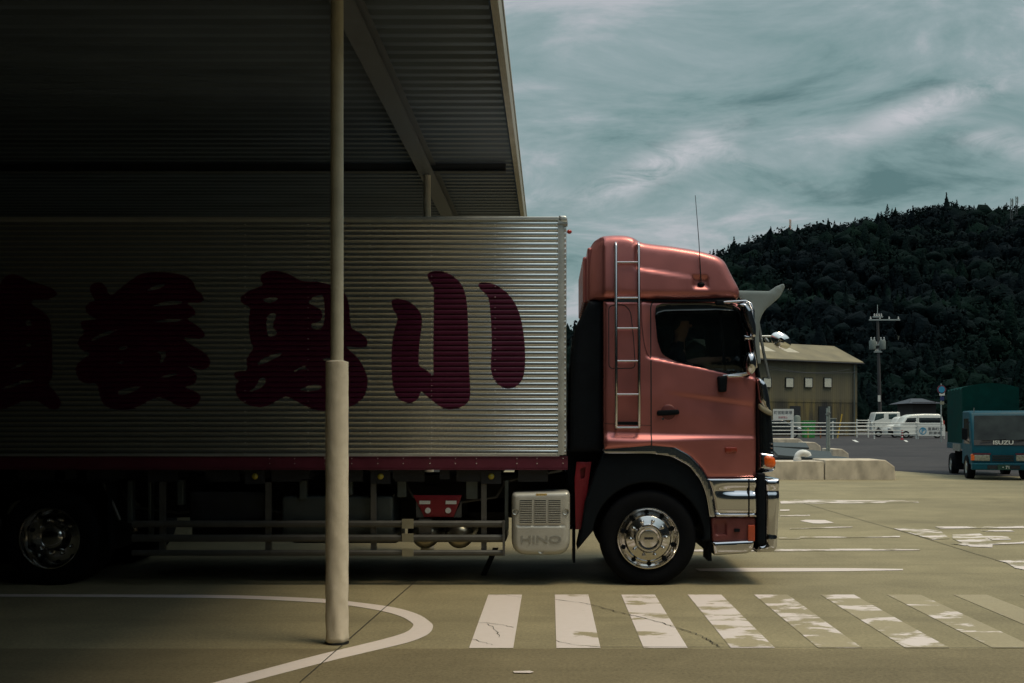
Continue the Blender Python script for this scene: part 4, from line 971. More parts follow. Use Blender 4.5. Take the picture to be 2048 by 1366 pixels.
# ================================================================== THE TRUCK
WT = 2.46                                   # overall width
def truck():
    t = thing('box_truck', 'large copper pink lorry with a ribbed aluminium box and maroon lettering under the canopy', 'truck', (0, TY, 0))
    # ------------------------------------------------ cargo box
    X0, X1 = -9.45, .165; ZB, ZT = T(0, 937)[1], T(0, 431)[1]
    zr0, zr1 = T(0, 909)[1], T(0, 441)[1]; pitch = .052; amp = .016; YS = TY+.012
    def cy(z):                              # rib profile of the side sheet
        ph = ((z-zr0)/pitch) % 1.0
        if ph < .13: k = 1-sstep(0, .13, ph)                 # quick return below each rib
        elif ph < .62: k = .10*(ph-.13)/.49
        else: q_ = (ph-.62)/.38; k = .10+.90*q_**1.5          # rounded shoulder facing up
        return YS+amp*(2*k-1)*.5
    core = MB().box(X0+.03, X1-.03, TY+.035, TY+WT-.035, ZB+.14, ZT-.03).build('cargo_box', M['silver'], t)
    nrow = int(round((zr1-zr0)/pitch))*10
    zrow = [zr0+(zr1-zr0)*i/nrow for i in range(nrow+1)]
    def side(y0, sg, nm):
        mb = MB(); xsn = [X0, -7, -4.6, -3.63, -2.42, -1.185, -.55, X1-.01]
        vs = [(x, y0+sg*(cy(z)-YS), z) for z in zrow for x in xsn]; k = len(xsn)
        mb.add(vs, [(j*k+i, j*k+i+1, (j+1)*k+i+1, (j+1)*k+i) for j in range(nrow) for i in range(k-1)])
        return mb.build(nm, M['alu'], t, smooth=80)
    sp = side(YS, 1, 'side_panel'); side(TY+WT-.012, -1, 'side_panel')
    # lettering: strokes laid over the ribs
    def letter(name, outline, holes=()):
        polys = [outline]+list(holes); seg = []
        mb = MB(); dz = pitch/10; z = min(p[1] for p in outline); zt = max(p[1] for p in outline)
        def spans(zz):
            xs_ = []
            for pl in polys:
                for i in range(len(pl)):
                    (xa, za), (xb, zb) = pl[i-1], pl[i]
                    if (za > zz) != (zb > zz): xs_.append(xa+(xb-xa)*(zz-za)/(zb-za))
            xs_.sort(); return xs_
        k0 = int(math.floor((z-zr0)/dz)); k1 = int(math.ceil((zt-zr0)/dz))
        prev = None
        for k in range(k0, k1+1):
            za, zb = zr0+k*dz, zr0+(k+1)*dz; sa, sb = spans(za), spans(zb)
            if len(sa) != len(sb) or not sa:
                sm = spans((za+zb)/2); sa = sb = sm
                if not sm: continue
            for i in range(0, len(sa)-1, 2):
                mb.add([(sa[i], cy(za)-.002, za), (sa[i+1], cy(za)-.002, za), (sb[i+1], cy(zb)-.002, zb), (sb[i], cy(zb)-.002, zb)], [(0, 1, 2, 3)])
        o = mb.build(name, M['red_paint_letters'], sp, smooth=80); return o
    def q(pts, s, ox, oy): return [T(ox+a/s, oy+b/s) for a, b in smoothpoly(pts, 2)]
    A = (3.252, 640, 520)
    letter('lettering', q([(463, 285), (470, 255), (510, 250), (560, 262), (610, 290), (645, 330), (663, 370), (662, 430), (645, 540), (640, 640), (640, 690), (690, 715), (738, 755), (739, 740), (736, 640), (740, 300), (742, 180), (720, 150), (697, 110), (703, 80), (750, 70), (810, 76), (870, 105), (915, 150), (940, 200), (955, 270), (962, 400), (965, 640), (975, 800), (978, 890), (960, 930), (910, 962), (850, 972), (800, 965), (750, 930), (700, 890), (655, 845), (648, 880), (630, 910), (590, 932), (560, 928), (510, 905), (480, 850), (466, 760), (463, 650), (470, 520), (490, 430), (510, 375), (480, 330)], *A))
    letter('lettering', q([(1027, 155), (1050, 143), (1110, 148), (1170, 175), (1230, 225), (1275, 290), (1305, 370), (1322, 460), (1333, 560), (1335, 680), (1325, 760), (1290, 815), (1240, 838), (1190, 832), (1140, 795), (1115, 740), (1110, 680), (1118, 560), (1115, 420), (1105, 300), (1095, 235), (1060, 205), (1035, 180)], *A))
    B = (3.795, 400, 500)
    letter('lettering', q([(457, 235), (460, 190), (500, 165), (570, 157), (640, 168), (700, 195), (770, 240), (870, 238), (940, 250), (1010, 270), (1070, 300), (1110, 345), (1130, 420), (1135, 520), (1148, 598), (1200, 620), (1250, 655), (1272, 690), (1268, 730), (1230, 742), (1170, 735), (1105, 722), (1110, 745), (1170, 790), (1220, 850), (1260, 930), (1275, 1000), (1260, 1080), (1225, 1140), (1140, 1192), (1060, 1220), (960, 1225), (860, 1210), (760, 1165), (690, 1120), (645, 1108), (600, 1130), (540, 1170), (480, 1193), (410, 1190), (340, 1165), (285, 1120), (265, 1060), (275, 1010), (300, 990), (262, 970), (255, 935), (280, 920), (365, 918), (350, 860), (355, 820), (380, 780), (410, 745), (385, 700), (370, 620), (368, 540), (375, 480), (383, 430), (330, 410), (303, 385), (310, 350), (370, 310), (420, 290), (487, 268)], *B),
           [q(h, *B) for h in ([(460, 368), (600, 355), (575, 390), (530, 405), (490, 395)], [(515, 485), (560, 475), (585, 495), (555, 545), (553, 590), (590, 625), (570, 650), (520, 665), (503, 610), (500, 540)],
            [(810, 400), (850, 360), (900, 338), (945, 345), (945, 600), (850, 603), (835, 560), (900, 545), (928, 510), (925, 460), (880, 430)], [(425, 860), (500, 805), (635, 770), (600, 808), (450, 880)], [(700, 925), (760, 885), (800, 875), (815, 912), (770, 902), (715, 928)],
            [(365, 1075), (430, 1030), (450, 970), (490, 960), (503, 1000), (470, 1045), (400, 1075)], [(745, 1060), (830, 1025), (900, 1018), (935, 1050), (850, 1075), (780, 1070)], [(915, 825), (1000, 815), (1010, 850), (955, 845)])])
    C_ = (3.103, 0, 500)
    letter('lettering', q([(550, 240), (580, 200), (630, 200), (660, 235), (670, 275), (700, 280), (760, 225), (820, 180), (880, 140), (1000, 135), (1100, 145), (1170, 170), (1205, 210), (1210, 245), (1250, 270), (1265, 305), (1240, 330), (1190, 325), (1150, 330), (1180, 345), (1215, 380), (1200, 410), (1150, 425), (1200, 455), (1250, 490), (1272, 530), (1250, 550), (1190, 545), (1125, 538), (1180, 590), (1260, 630), (1305, 680), (1300, 720), (1260, 745), (1210, 735), (1145, 708), (1200, 750), (1225, 790), (1200, 835), (1130, 850), (1180, 865), (1240, 895), (1245, 930), (1200, 975), (1150, 980), (1090, 960), (1040, 930), (985, 905), (920, 935), (850, 975), (770, 995), (690, 985), (640, 960), (615, 900), (603, 820), (540, 830), (490, 810), (465, 750), (475, 710), (510, 680), (570, 640), (510, 625), (480, 590), (485, 550), (530, 510), (500, 470), (500, 440), (560, 435), (610, 430), (540, 398), (525, 360), (545, 325), (590, 320), (575, 290)], *C_),
           [q(h, *C_) for h in ([(895, 260), (950, 220), (1040, 202), (1000, 238)], [(925, 350), (1050, 308), (1150, 322), (1100, 338), (990, 350)], [(925, 450), (1050, 422), (1150, 432), (1100, 448)], [(550, 568), (620, 515), (740, 485), (700, 515), (600, 555)], [(725, 618), (770, 585), (800, 605), (760, 625)],
            [(960, 630), (1035, 615), (1020, 690), (985, 710), (1003, 650)], [(975, 795), (1050, 768), (1115, 765), (1050, 790)], [(720, 870), (860, 838), (868, 865), (740, 910)], [(710, 697), (770, 682), (768, 712)])])
    letter('lettering', q([(20, 160), (100, 145), (170, 190), (280, 220), (345, 250), (350, 285), (290, 305), (190, 305), (195, 345), (260, 375), (310, 430), (320, 560), (320, 700), (325, 790), (290, 830), (340, 880), (375, 940), (370, 980), (320, 995), (270, 960), (220, 930), (130, 935), (50, 980), (-60, 1000), (-110, 900), (-100, 700), (-130, 500), (-100, 300), (-30, 280)], *C_),
           [q(h, *C_) for h in ([(155, 440), (180, 420), (200, 470), (160, 475)], [(145, 590), (190, 570), (190, 608)], [(45, 748), (110, 708), (190, 682), (120, 728)], [(-10, 862), (90, 825), (170, 798), (225, 812), (130, 832), (50, 862)])])
    letter('lettering', q([(-480, 200), (-330, 150), (-200, 220), (-210, 300), (-300, 320), (-250, 420), (-180, 520), (-200, 760), (-330, 940), (-440, 960), (-400, 800), (-330, 640), (-430, 620), (-470, 420), (-400, 330), (-480, 290)], *C_))
    # frame of the box
    fr = MB(); fr.box(X0, X1-.07, TY-.003, TY+.05, zr1, ZT-.012); fr.box(X0, X1-.07, TY+WT-.05, TY+WT+.003, zr1, ZT-.012); fr.box(X0, X1, TY+.03, TY+WT-.03, ZT-.045, ZT-.004)
    fr.build('top_rail', M['alusmooth'], t, bevel=.006)
    def post(yc, r_):
        mb = MB(); pr = []
        for a_ in np.linspace(0, math.pi/2, 7): pr.append((X1-.055+.055*math.sin(a_), -r_*.055*math.cos(a_)+.055*r_))
        return pr
    for sg, yo in ((1, TY-.008), (-1, TY+WT+.008)):
        pr = [(X1-.085, 0.0), (X1-.055, 0.0)]+[(X1-.055+.055*math.sin(a_), .055-.055*math.cos(a_)) for a_ in np.linspace(.2, math.pi/2, 7)]+[(X1, .12), (X1-.085, .12)]
        mb = MB(); n_ = len(pr); mb.add([(x, yo+sg*d_, z) for z in (zr0-.005, ZT-.05) for x, d_ in pr], [(i, (i+1) % n_, (i+1) % n_+n_, i+n_) for i in range(n_)]+[tuple(range(n_)), tuple(range(n_, 2*n_))])
        mb.build('corner_post', M['alusmooth'], t, smooth=40)
        if sg == 1:
            cp = shell('corner_cap', rounded([T(1118, 444), T(1118, 431), T(1134, 431), T(1135, 444)], [.0, .0, .035, .0]), TY-.014, TY+.13, M['alusmooth'], t, r=.02, grid=.02)
            MB().box(X1-.09, X1+.012, TY-.018, TY+.12, T(0, 449)[1], T(0, 446)[1]).build('cap_strap', M['steel'], cp)
    MB().box(X1-.03, X1-.004, TY+.07, TY+WT-.07, ZB, ZT-.05).build('front_wall', M['silver'], t)
    d_ = MB(); 
    for s_ in (0, 1): d_.box(X0-.03, X0-.004, TY+.04+s_*1.2, TY+1.215+s_*1.2, ZB+.02, ZT-.06)
    d_.build('rear_door', M['silver'], t)
    br = MB()
    for yo, yi in ((TY-.012, TY+.05), (TY+WT+.012, TY+WT-.05)): br.box(X0, X1+.012, min(yo, yi), max(yo, yi), ZB, zr0-.03)
    lo = br.build('bottom_rail', M['maroon'], t, bevel=.004)
    lip = MB().box(X0, X1+.012, TY-.02, TY+.03, ZB-.012, ZB-.001).build('rail_lip', M['maroon'], lo)
    MB().box(X0, X1+.012, TY-.017, TY+.03, zr0-.028, zr0-.020).build('rail_lip', M['maroon'], lo)
    MB().box(X0, X1-.07, TY-.006, TY+.03, zr0-.019, zr0+.002).build('rivet_strip', M['alusmooth'], lo)
    MB().box(X0, X1, TY+.02, TY+WT-.02, ZB-.0, ZB+.13).build('cargo_floor', M['chassis'], t)
    rv = MB(); x = X1-.1
    while x > -3.6:
        rv.ball((x, TY-.007, zr0-.009), .0048, 6, 4); rv.ball((x, TY-.004, zr1+.008), .0044, 6, 4); x -= .052
    for xs_ in (-1.185, -2.42, -.55, -1.8, -3.05, X1-.10):
        z = zr0+pitch*.25
        while z < zr1: rv.ball((xs_, cy(z)-.002, z), .0040, 6, 4); z += pitch*(1 if xs_ > .05 or xs_ in (-1.185,) else 2)
    for xs_ in (-1.98, -1.72, -1.465, -1.20, -.945, -.735, -.33, -.13, .13, -2.25, -2.55, -2.8):
        for z in (ZB+.10, ZB+.05): rv.ball((xs_, TY-.014, z), .0055, 6, 4)
    rv.build('rivets', M['alusmooth'], sp, smooth=60)
    a = T(1137, 460); MB().ball((a[0]+.01, TY+.1, a[1]), .022, sc=(1.2, 1, 1)).build('corner_marker_lamp', M['redlens'], t, smooth=60)
    # ------------------------------------------------ chassis
    ch = MB()
    for y in (TY+.78, TY+1.55): ch.box(X0+.3, 2.1, y, y+.09, .83, 1.07)
    for x in np.arange(-9, 1.5, .9): ch.box(x, x+.09, TY+.87, TY+1.55, .86, 1.04)
    for x in np.arange(-9.0, .1, .62): ch.box(x, x+.30, TY+.055, TY+.065, 1.04, 1.17)
    for x in np.arange(-9.1, .05, .47): ch.box(x, x+.10, TY+.05, TY+WT-.05, 1.065, 1.172)
    ch.build('chassis_frame', M['chassis'], t)
    und = MB()                                            # driveline, brake chambers, pipes
    und.tube([(-4.9, TY+1.2, .62), (.6, TY+1.2, .78)], .06, 10); und.lathe((-1.6, TY+1.2, .7), [(0, 0), (.14, .02), (.14, .5), (0, .52)], axis='x', n=14)
    und.box(.1, 1.5, TY+.9, TY+1.5, .55, 1.1); und.tube([(.985, TY+.3, .475), (.985, TY+WT-.3, .475)], .07, 10)
    for x in (-5.02, -6.36): und.tube([(x, TY+.3, .475), (x, TY+WT-.3, .475)], .09, 10); und.ball((x, TY+1.2, .5), .26)
    und.box(-4.0, -3.0, TY+.95, TY+1.5, .62, .85); und.box(-2.7, -1.2, TY+.9, TY+1.3, .55, .82); und.box(-.9, .2, TY+1.0, TY+1.5, .6, .9)
    for k in range(7): und.tube([(-4.6+k*.6, TY+.6+.05*(k % 2), 1.0), (-4.2+k*.6, TY+.62, .88+.04*(k % 3)), (-3.9+k*.6, TY+.6, 1.0)], .012, 6)
    und.build('driveline', M['chassis'], t, smooth=40)
    for x0_, x1_, z0_, z1_ in ((-4.15, -3.1, .26, 1.0), (-3.0, -1.75, .24, .98), (-1.65, -.5, .25, 1.02), (-.42, .42, .40, 1.1)):
        MB().box(x0_, x1_, TY+1.72, TY+2.32, z0_, z1_).build('far_side_tank', M['chassis'], t, bevel=.04)
    MB().box(-4.2, .3, TY+1.0, TY+1.04, .66, 1.06).build('chassis_shield', M['chassis'], t)
    for px, w_, z0_, z1_ in ((250, .05, .62, 1.05), (290, .03, .45, 1.05), (352, .06, .80, 1.05), (600, .07, .86, 1.05), (690, .10, .90, 1.06), (800, .09, .88, 1.06), (942, .12, .86, 1.05), (1012, .04, .55, 1.05)):
        x_ = T(px, 0)[0]; MB().box(x_-w_/2, x_+w_/2, TY+.12, TY+.22, z0_, z1_).build('frame_bracket', M['tank'], t, bevel=.006)
    for k, (xa, xb, z_) in enumerate(((-4.4, -3.2, .74), (-3.0, -1.6, .70), (-1.5, -.45, .84))):
        MB().tube([(xa, TY+.30, z_+.2), (xa+.1, TY+.28, z_+.03), ((xa+xb)/2, TY+.27, z_-.03), (xb-.1, TY+.28, z_+.03), (xb, TY+.30, z_+.2)], .014, 8).build('brake_hose', M['guard'], t, smooth=60)
    # hanger brackets with yellow marker lamps
    for px in (508, 760, 982):
        a = T(px, 953); hb = MB().box(a[0]-.10, a[0]+.10, TY+.03, TY+.045, a[1]-.075, a[1]+.06).build('lamp_bracket', M['chassis'], t)
        MB().lathe((a[0], TY+.03, a[1]), [(0, -.022), (.016, -.02), (.028, -.008), (.032, 0)], n=16).build('marker_lamp', M['ylens'], hb, smooth=60)
    # side guard
    sg_ = MB()
    for y0, y1 in ((1042, 1055), (1070, 1084), (1101, 1112)):
        z1, z0 = T(0, y0)[1], T(0, y1)[1]; xa = T(262, 0)[0]; xb = T(1010, 0)[0]; h = z1-z0
        pr = [(0, z0), (.006, z0), (.018, z0+h*.3), (.018, z0+h*.7), (.006, z1), (0, z1)]
        mb = sg_; n_ = len(pr); mb.add([(x, TY+.03-d*1.0, z) for x in (xa, xb) for d, z in pr]+[(x, TY+.05, z) for x in (xa, xb) for z in (z0, z1)], [(i, i+1, i+1+n_, i+n_) for i in range(n_-1)]+[(12, 13, 15, 14)])
        sg_.box(xa, xb, TY+.03, TY+.048, z1-.004, z1)
    so_ = sg_.build('side_guard', M['guard'], t)
    for px in (320, 533, 745, 967):
        a = T(px, 965); b = T(px, 1098); MB().box(a[0]-.026, a[0]+.026, TY+.052, TY+.11, b[1]-.03, a[1]).build('guard_bracket', M['guard'], so_)
    x = T(1006, 0)[0]; MB().box(x-.005, x+.018, TY+.0, TY+.06, T(0, 1112)[1], T(0, 1041)[1]).build('guard_end', M['guard'], so_)
    for y0, y1 in ((1038, 1057), (1067, 1084), (1097, 1113)):
        a = T(804, y1); b = T(827, y0); MB().box(a[0], b[0], TY-.004, TY+.008, a[1], b[1]).build('guard_joint', M['brass2'], so_)
    # tanks and boxes on the near side
    a = T(555, 1045); b = T(782, 994); ft = shell('fuel_tank', rounded([(a[0], a[1]-.18), (b[0], a[1]-.18), (b[0], b[1]), (a[0], b[1])], .04), TY+.16, TY+.72, M['tank'], t, r=.03, grid=.1)
    MB().box(a[0]+.5, a[0]+.54, TY+.155, TY+.73, a[1]-.185, b[1]+.005).build('tank_strap', M['steel'], ft)
    a = T(370, 1055); b = T(522, 985); shell('battery_box', rounded([a, (b[0], a[1]), b, (a[0], b[1])], .02), TY+.14, TY+.6, M['chassis'], t, r=.015, grid=.1)
    for px in (845, 915):
        a = T(px, 1075); MB().lathe((a[0], TY+.14, a[1]), [(0, 0), (.06, .012), (.11, .04), (.135, .09), (.14, .16), (.14, .9), (0, .95)], n=28).build('air_tank', M['brass'], t, smooth=50)
    rp_ = shell('red_bracket', [T(823, 992), T(922, 992), T(905, 1036), T(846, 1036)], TY+.12, TY+.15, M['red'], t, r=.004, grid=.08)
    for pts in ([(836, 1003), (858, 1003), (858, 1010), (836, 1010)], [(889, 1003), (911, 1003), (911, 1010), (889, 1010)]):
        MB().prism(TT(pts), TY+.112, TY+.119).build('reflector', M['white'], rp_)
    for px in (853, 894):
        a = T(px, 1023); MB().lathe((a[0], TY+.119, a[1]), [(0, -.006), (.028, -.006), (.03, 0)], n=18).build('reflector', M['white'], rp_)
    for p4 in ([(829, 1004), (846, 1037), (829, 1037)], [(921, 1004), (921, 1037), (905, 1037)]):
        MB().prism(TT(p4), TY+.13, TY+.14).build('backing_plate', M['guard'], t)
    MB().box(*[T(835, 0)[0], T(860, 0)[0]], TY+.1, TY+.2, T(0, 1070)[1], T(0, 1040)[1]).build('tank_bracket', M['guard'], t)
    st = MB(); st.tube([(T(1005, 966)[0], TY+.3, T(0, 966)[1]), (T(1125, 940)[0], TY+.3, T(0, 942)[1])], .022, 8).build('stay_rod', M['guard'], t, smooth=50); st = MB(); st.tube([(T(190, 945)[0], TY+.1, T(0, 945)[1]), (T(232, 1040)[0], TY+.1, T(0, 1042)[1])], .02, 8)
    st.build('stay_rod', M['guard'], t, smooth=50)
    fl = MB(); a = T(986, 1108); b = T(975, 1150); c = T(962, 1172)
    fl.add([(a[0]-.03, TY+.55, a[1]), (a[0]+.03, TY+.55, a[1]), (c[0]+.02, TY+.55, .03), (c[0]-.04, TY+.55, .03)]+[(a[0]-.03, TY+.57, a[1]), (a[0]+.03, TY+.57, a[1]), (c[0]+.02, TY+.57, .03), (c[0]-.04, TY+.57, .03)], [(0, 1, 2, 3), (4, 5, 6, 7), (0, 1, 5, 4), (1, 2, 6, 5), (2, 3, 7, 6), (3, 0, 4, 7)])
    fl.build('rubber_flap', M['black'], t)
    MB().box(T(1147, 0)[0], T(1152, 0)[0], TY+.25, TY+.75, .2, .55).build('mud_flap', M['black'], t)
    # grey silencer box with its cast lettering
    ol = rounded([T(1023, 985), T(1140, 982), T(1140, 1110), T(1023, 1110)], [.05, .05, .16, .16])
    def ed(x, z):
        zz = T(0, 1050)[1]; cx = T(1082, 0)[0]; u_ = abs(x-cx)
        if u_ < .25: return .012*math.exp(-((z-zz)/.012)**2)*(1 if u_ < .23 else .3) - .006*sstep(0, .02, zz-z)
        return 0
    eb = shell('silencer_cover', ol, TY-.02, TY+.42, M['silver'], t, r=.055, grid=.014, disp=ed, rfar=.03)
    vs_ = MB()
    for a_, b_ in ((1040, 1064), (1069, 1092), (1097, 1121)):
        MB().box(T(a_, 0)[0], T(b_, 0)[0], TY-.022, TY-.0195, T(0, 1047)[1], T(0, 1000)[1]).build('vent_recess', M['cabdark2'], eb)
        for k in range(13): z = T(0, 1046-k*3.55)[1]; vs_.box(T(a_, 0)[0], T(b_, 0)[0], TY-.028, TY-.0225, z-.004, z+.0045)
    vs_.build('vent_slats', M['silver'], eb)
    for p4 in ((1031, 1023), (1131, 1023), (1082, 1100)):
        a = T(*p4); MB().lathe((a[0], TY-.018, a[1]), [(.034, .0), (.032, -.008), (.024, -.004), (.022, .006), (.012, .004), (0, -.006)], n=20).build('fixing_bolt', M['steel'], eb, smooth=40)
    a = T(1082, 1078); text('cast_lettering', 'HINO', a[0], TY-.026, a[1]-.003, .10, M['steel'], eb, sx=1.62, extrude=.006, bold=.0012)
    a = T(1083, 989.5); MB().box(a[0]-.055, a[0]+.055, TY-.0175, TY-.008, a[1]-.012, a[1]+.012).build('warning_sticker', mat('yellow_sticker', (.5, .36, .12), .5, var=.5, scale=60), eb)
    # ------------------------------------------------ wheels
    def wheel(x, y, sg=1, dual=False):
        r = .487; z = .475
        W_ = .27 if not dual else .58
        pr = [(.30, .03), (.335, .012), (.40, 0), (.45, .008), (.475, .03), (r, .06), (r, W_-.06), (.46, W_-.01), (.40, W_), (.3, W_-.03)]
        rr = MB().lathe((x, y, z), [(a_, sg*b_) for a_, b_ in pr], n=72); w_ = rr.build('wheel', M['tyre'], t, smooth=40)
        dp = .0 if not dual else .13
        if not dual: pr = [(.296, .06), (.312, .010), (.309, -.004), (.300, -.006), (.291, .004), (.286, .045), (.262, .058), (.238, .052), (.228, .030), (.222, .012), (.214, .006), (.150, -.010), (.143, -.014), (.141, -.05), (.128, -.066), (.115, -.066), (.108, -.056), (.090, -.052), (.085, -.062), (.0, -.066)]
        else: pr = [(.296, .06), (.312, .010), (.309, -.004), (.300, -.006), (.290, .02), (.28, .14), (.25, .17), (.20, .17), (.15, .16), (.143, .12), (.12, .05), (.10, .03), (.07, .02), (0, .02)]
        rm = MB().lathe((x, y, z), [(a_, sg*b_) for a_, b_ in pr], n=72).build('rim', M['rim'], w_, smooth=34)
        if sg < 0: return w_
        for k in range(10):
            ho = MB(); nu = MB()
            th = 2*math.pi*k/10+math.pi/2+.05; hx, hz = x+.262*math.cos(th), z+.262*math.sin(th); off_ = .052 if not dual else .155
            ho.lathe((hx, y, hz), [(0, sg*(off_-.010)), (.019, sg*(off_-.010)), (.026, sg*(off_+.004))], n=14)
            th += math.pi/10; hx, hz = x+.178*math.cos(th), z+.178*math.sin(th); o2 = -.002 if not dual else .16
            nu.lathe((hx, y, hz), [(.021, sg*o2), (.020, sg*(o2-.012)), (.015, sg*(o2-.014)), (.014, sg*(o2-.036)), (.006, sg*(o2-.042)), (0, sg*(o2-.042))], n=8)
            ho.build('hand_hole', M['black'], w_); nu.build('wheel_nut', M['rim'], w_, smooth=30)
        if not dual: MB().box(x-.045, x+.045, y-sg*.07 if sg > 0 else y+.066, y-.066*sg if sg > 0 else y+.07, z-.006, z+.016).build('hub_badge', M['chassis'], w_)
        return w_
    wheel(.985, TY+.03); wheel(.985, TY+WT-.03, -1)
    for x in (-5.02, -6.36): wheel(x, TY+.03, 1, True); wheel(x, TY+WT-.03, -1, True)
    rf_ = MB(); rf_.box(-6.95, -4.42, TY+.04, TY+.62, 1.03, 1.06); rf_.box(-4.44, -4.41, TY+.04, TY+.62, .35, 1.03); rf_.build('rear_mudguard', M['black'], t)
    # ------------------------------------------------ cab shell
    def line(px0, py0, px1, py1):
        a, b = T(px0, py0), T(px1, py1); return lambda x: a[1]+(b[1]-a[1])*(x-a[0])/(b[0]-a[0])
    l1 = line(1302, 716, 1516, 757); l2 = line(1320, 778, 1516, 805); l3a = line(1207, 863, 1516, 873)
    def cabd(x, z):
        d = 0.0
        xs_ = sstep(1.0, 1.06, x)
        if x > .8: d += .020*sstep(-.012, .014, z-l1(x))*sstep(.94, 1.02, x)
        d += .010*sstep(0, .05, l2(x)-z)*sstep(.25, .0, l2(x)-z)*sstep(1.05, 1.4, x)
        # shoulder ledge above the wheel arch, tapering towards the front
        k = sstep(2.05, .7, x); zt = l3a(x); w = .075*k+.022
        d -= (.042*k+.014)*sstep(zt, zt-w, z)
        # gentle tumblehome
        d += .045*max(0, z-1.9)/1.0*.9
        d += .05*sstep(1.75, 2.1, x)**2
        return d
    def caby(x, z): return TY+.012+cabd(x, z)
    bo = [T(*p_) for p_ in [(1207, 900), (1207, 599), (1400, 599), (1480, 603), (1493, 622), (1504, 680), (1516, 752), (1515, 956), (1413, 956), (1400, 936), (1380, 915), (1350, 899), (1300, 893)]]
    bo = rounded(bo, [0, .03, 0, .05, .05, .05, .03, .01, .02, .02, .03, .03, .03])
    win = rounded([T(*p_) for p_ in [(1312, 616), (1330, 608), (1400, 606.5), (1462, 609), (1481, 620), (1494, 672), (1502, 722), (1503, 750), (1478, 750), (1420, 737), (1352, 720), (1327, 707), (1318, 680)]], [.05, .03, .02, .03, .05, .02, .02, .03, .02, .02, .03, .04, .03])
    cab = shell('cab_body', bo, TY+.012, TY+WT-.012, M['cab'], t, r=.045, grid=.017, holes=[win], disp=cabd, smooth=50, farholes=True)
    # inside: dark lining, seat, wheel
    inn = MB(); inn.box(.60, 2.0, TY+.10, TY+WT-.10, 1.50, 1.53); inn.box(.60, .63, TY+.10, TY+WT-.10, 1.53, 2.80); inn.box(.63, 1.95, TY+WT-.12, TY+WT-.09, 1.53, 2.20); inn.box(.63, 1.1, TY+WT-.12, TY+WT-.09, 2.20, 2.80); inn.box(.63, 1.9, TY+.12, TY+WT-.12, 2.79, 2.81)
    inn.add([(1.86, TY+.1, 2.80), (2.02, TY+.1, 1.55), (2.02, TY+WT-.1, 1.55), (1.86, TY+WT-.1, 2.80)], [(0, 1, 2, 3)])
    io = inn.build('cab_lining', M['interior'], cab)
    st_ = MB(); st_.box(1.03, 1.14, TY+.32, TY+.82, 1.80, 2.48, ry=.10); st_.box(1.09, 1.59, TY+.32, TY+.82, 1.56, 1.76); st_.box(1.02, 1.11, TY+.42, TY+.72, 2.50, 2.70, ry=.1)
    st_.build('driver_seat', M['interior2'], cab, bevel=.03)
    sw = MB(); cs = Vector((1.875, TY+.57, 2.265)); ax = Vector((-.42, 0, .91)).normalized(); e1 = Vector((0, 1, 0)); e2 = ax.cross(e1)
    sw.tube([cs+(e1*math.cos(a_)+e2*math.sin(a_))*.20 for a_ in np.linspace(0, 2*math.pi, 33)], .016, 8, cap=False)
    for a_ in (0, math.pi, -math.pi/2): sw.tube([cs, cs+(e1*math.cos(a_)+e2*math.sin(a_))*.20], .013, 6)
    sw.tube([cs, cs-ax*.4], .03, 8); sw.build('steering_wheel', M['interior2'], cab, smooth=50)
    MB().box(1.86, 2.0, TY+.14, TY+WT-.14, 1.54, 2.12).build('dashboard', M['interior'], cab)
    gl = shell('side_window', [( (x-1.5)*1.012+1.5, (z-2.4)*1.01+2.4) for x, z in win], TY+.052, TY+.058, M['glass'], cab, r=.001, grid=.08, disp=lambda x, z: cabd(x, z)*.9)
    shell('side_window', [((x-1.5)*1.012+1.5, (z-2.4)*1.01+2.4) for x, z in win], TY+WT-.075, TY+WT-.069, M['glassfar'], cab, r=.001, grid=.2)
    # window rubber, rain guard
    ribbon('window_seal', win, .022, lambda x, z: caby(x, z)-.001, M['black'], cab, closed=True)
    ribbon('quarter_divider', [T(1443, 612), T(1452, 742)], .03, lambda x, z: caby(x, z)+.028, M['black'], cab)
    rg = rounded(TT([(1310, 632), (1311, 613), (1322, 607.5), (1400, 606), (1440, 608), (1464, 614), (1470, 622), (1430, 620), (1330, 622), (1316, 626)]), .02)
    rgo = shell('rain_guard', rg, TY+.000, TY+.05, M['gloss'], cab, r=.012, grid=.02, disp=lambda x, z: cabd(x, z))
    for a_, b_ in ((1324, 1334), (1335.5, 1343)):
        MB().box(T(a_, 0)[0], T(b_, 0)[0], TY+.030, TY+.040, T(0, 619.8)[1], T(0, 617.2)[1]).build('guard_mark', M['signwhite'], rgo)
    # seams
    ribbon('door_seam', catmull(TT([(1302.5, 897), (1302.5, 800), (1302.5, 700), (1302.5, 630), (1303, 612), (1308, 602), (1320, 600)]), 6), .012, caby, M['cabdark'], cab)
    ribbon('door_seam', TT([(1320, 601.5), (1400, 601), (1455, 602.5), (1475, 608)]), .008, caby, M['cabdark'], cab)
    ribbon('side_crease', catmull(TT([(1283, 600), (1284, 640), (1288, 680), (1294, 704), (1302, 716)]), 5), .010, lambda x, z: caby(x, z)-.001, M['cabdark3'], cab)
    ribbon('locker_seam', rounded(TT([(1218, 610), (1250, 608), (1262, 622), (1268, 680), (1271, 736), (1218, 737)]), .05), .008, caby, M['cabdark'], cab, closed=True)
    ribbon('panel_seam', TT([(1209, 847), (1302, 851)]), .004, caby, M['cabdark'], cab)
    # handle
    x0, z0 = T(1337, 825); hp = shell('door_handle', rounded(TT([(1314, 821), (1358, 819), (1359, 829), (1314, 832)]), .022), caby(x0, z0)-.022, caby(x0, z0)+.01, M['black'], cab, r=.01, grid=.02)
    MB().lathe((x0, caby(x0, z0)+.004, z0+.004), [(0, -.012), (.062, -.010), (.075, -.006), (.082, .004)], n=28).build('handle_cup', M['cabdark3'], cab, smooth=60)
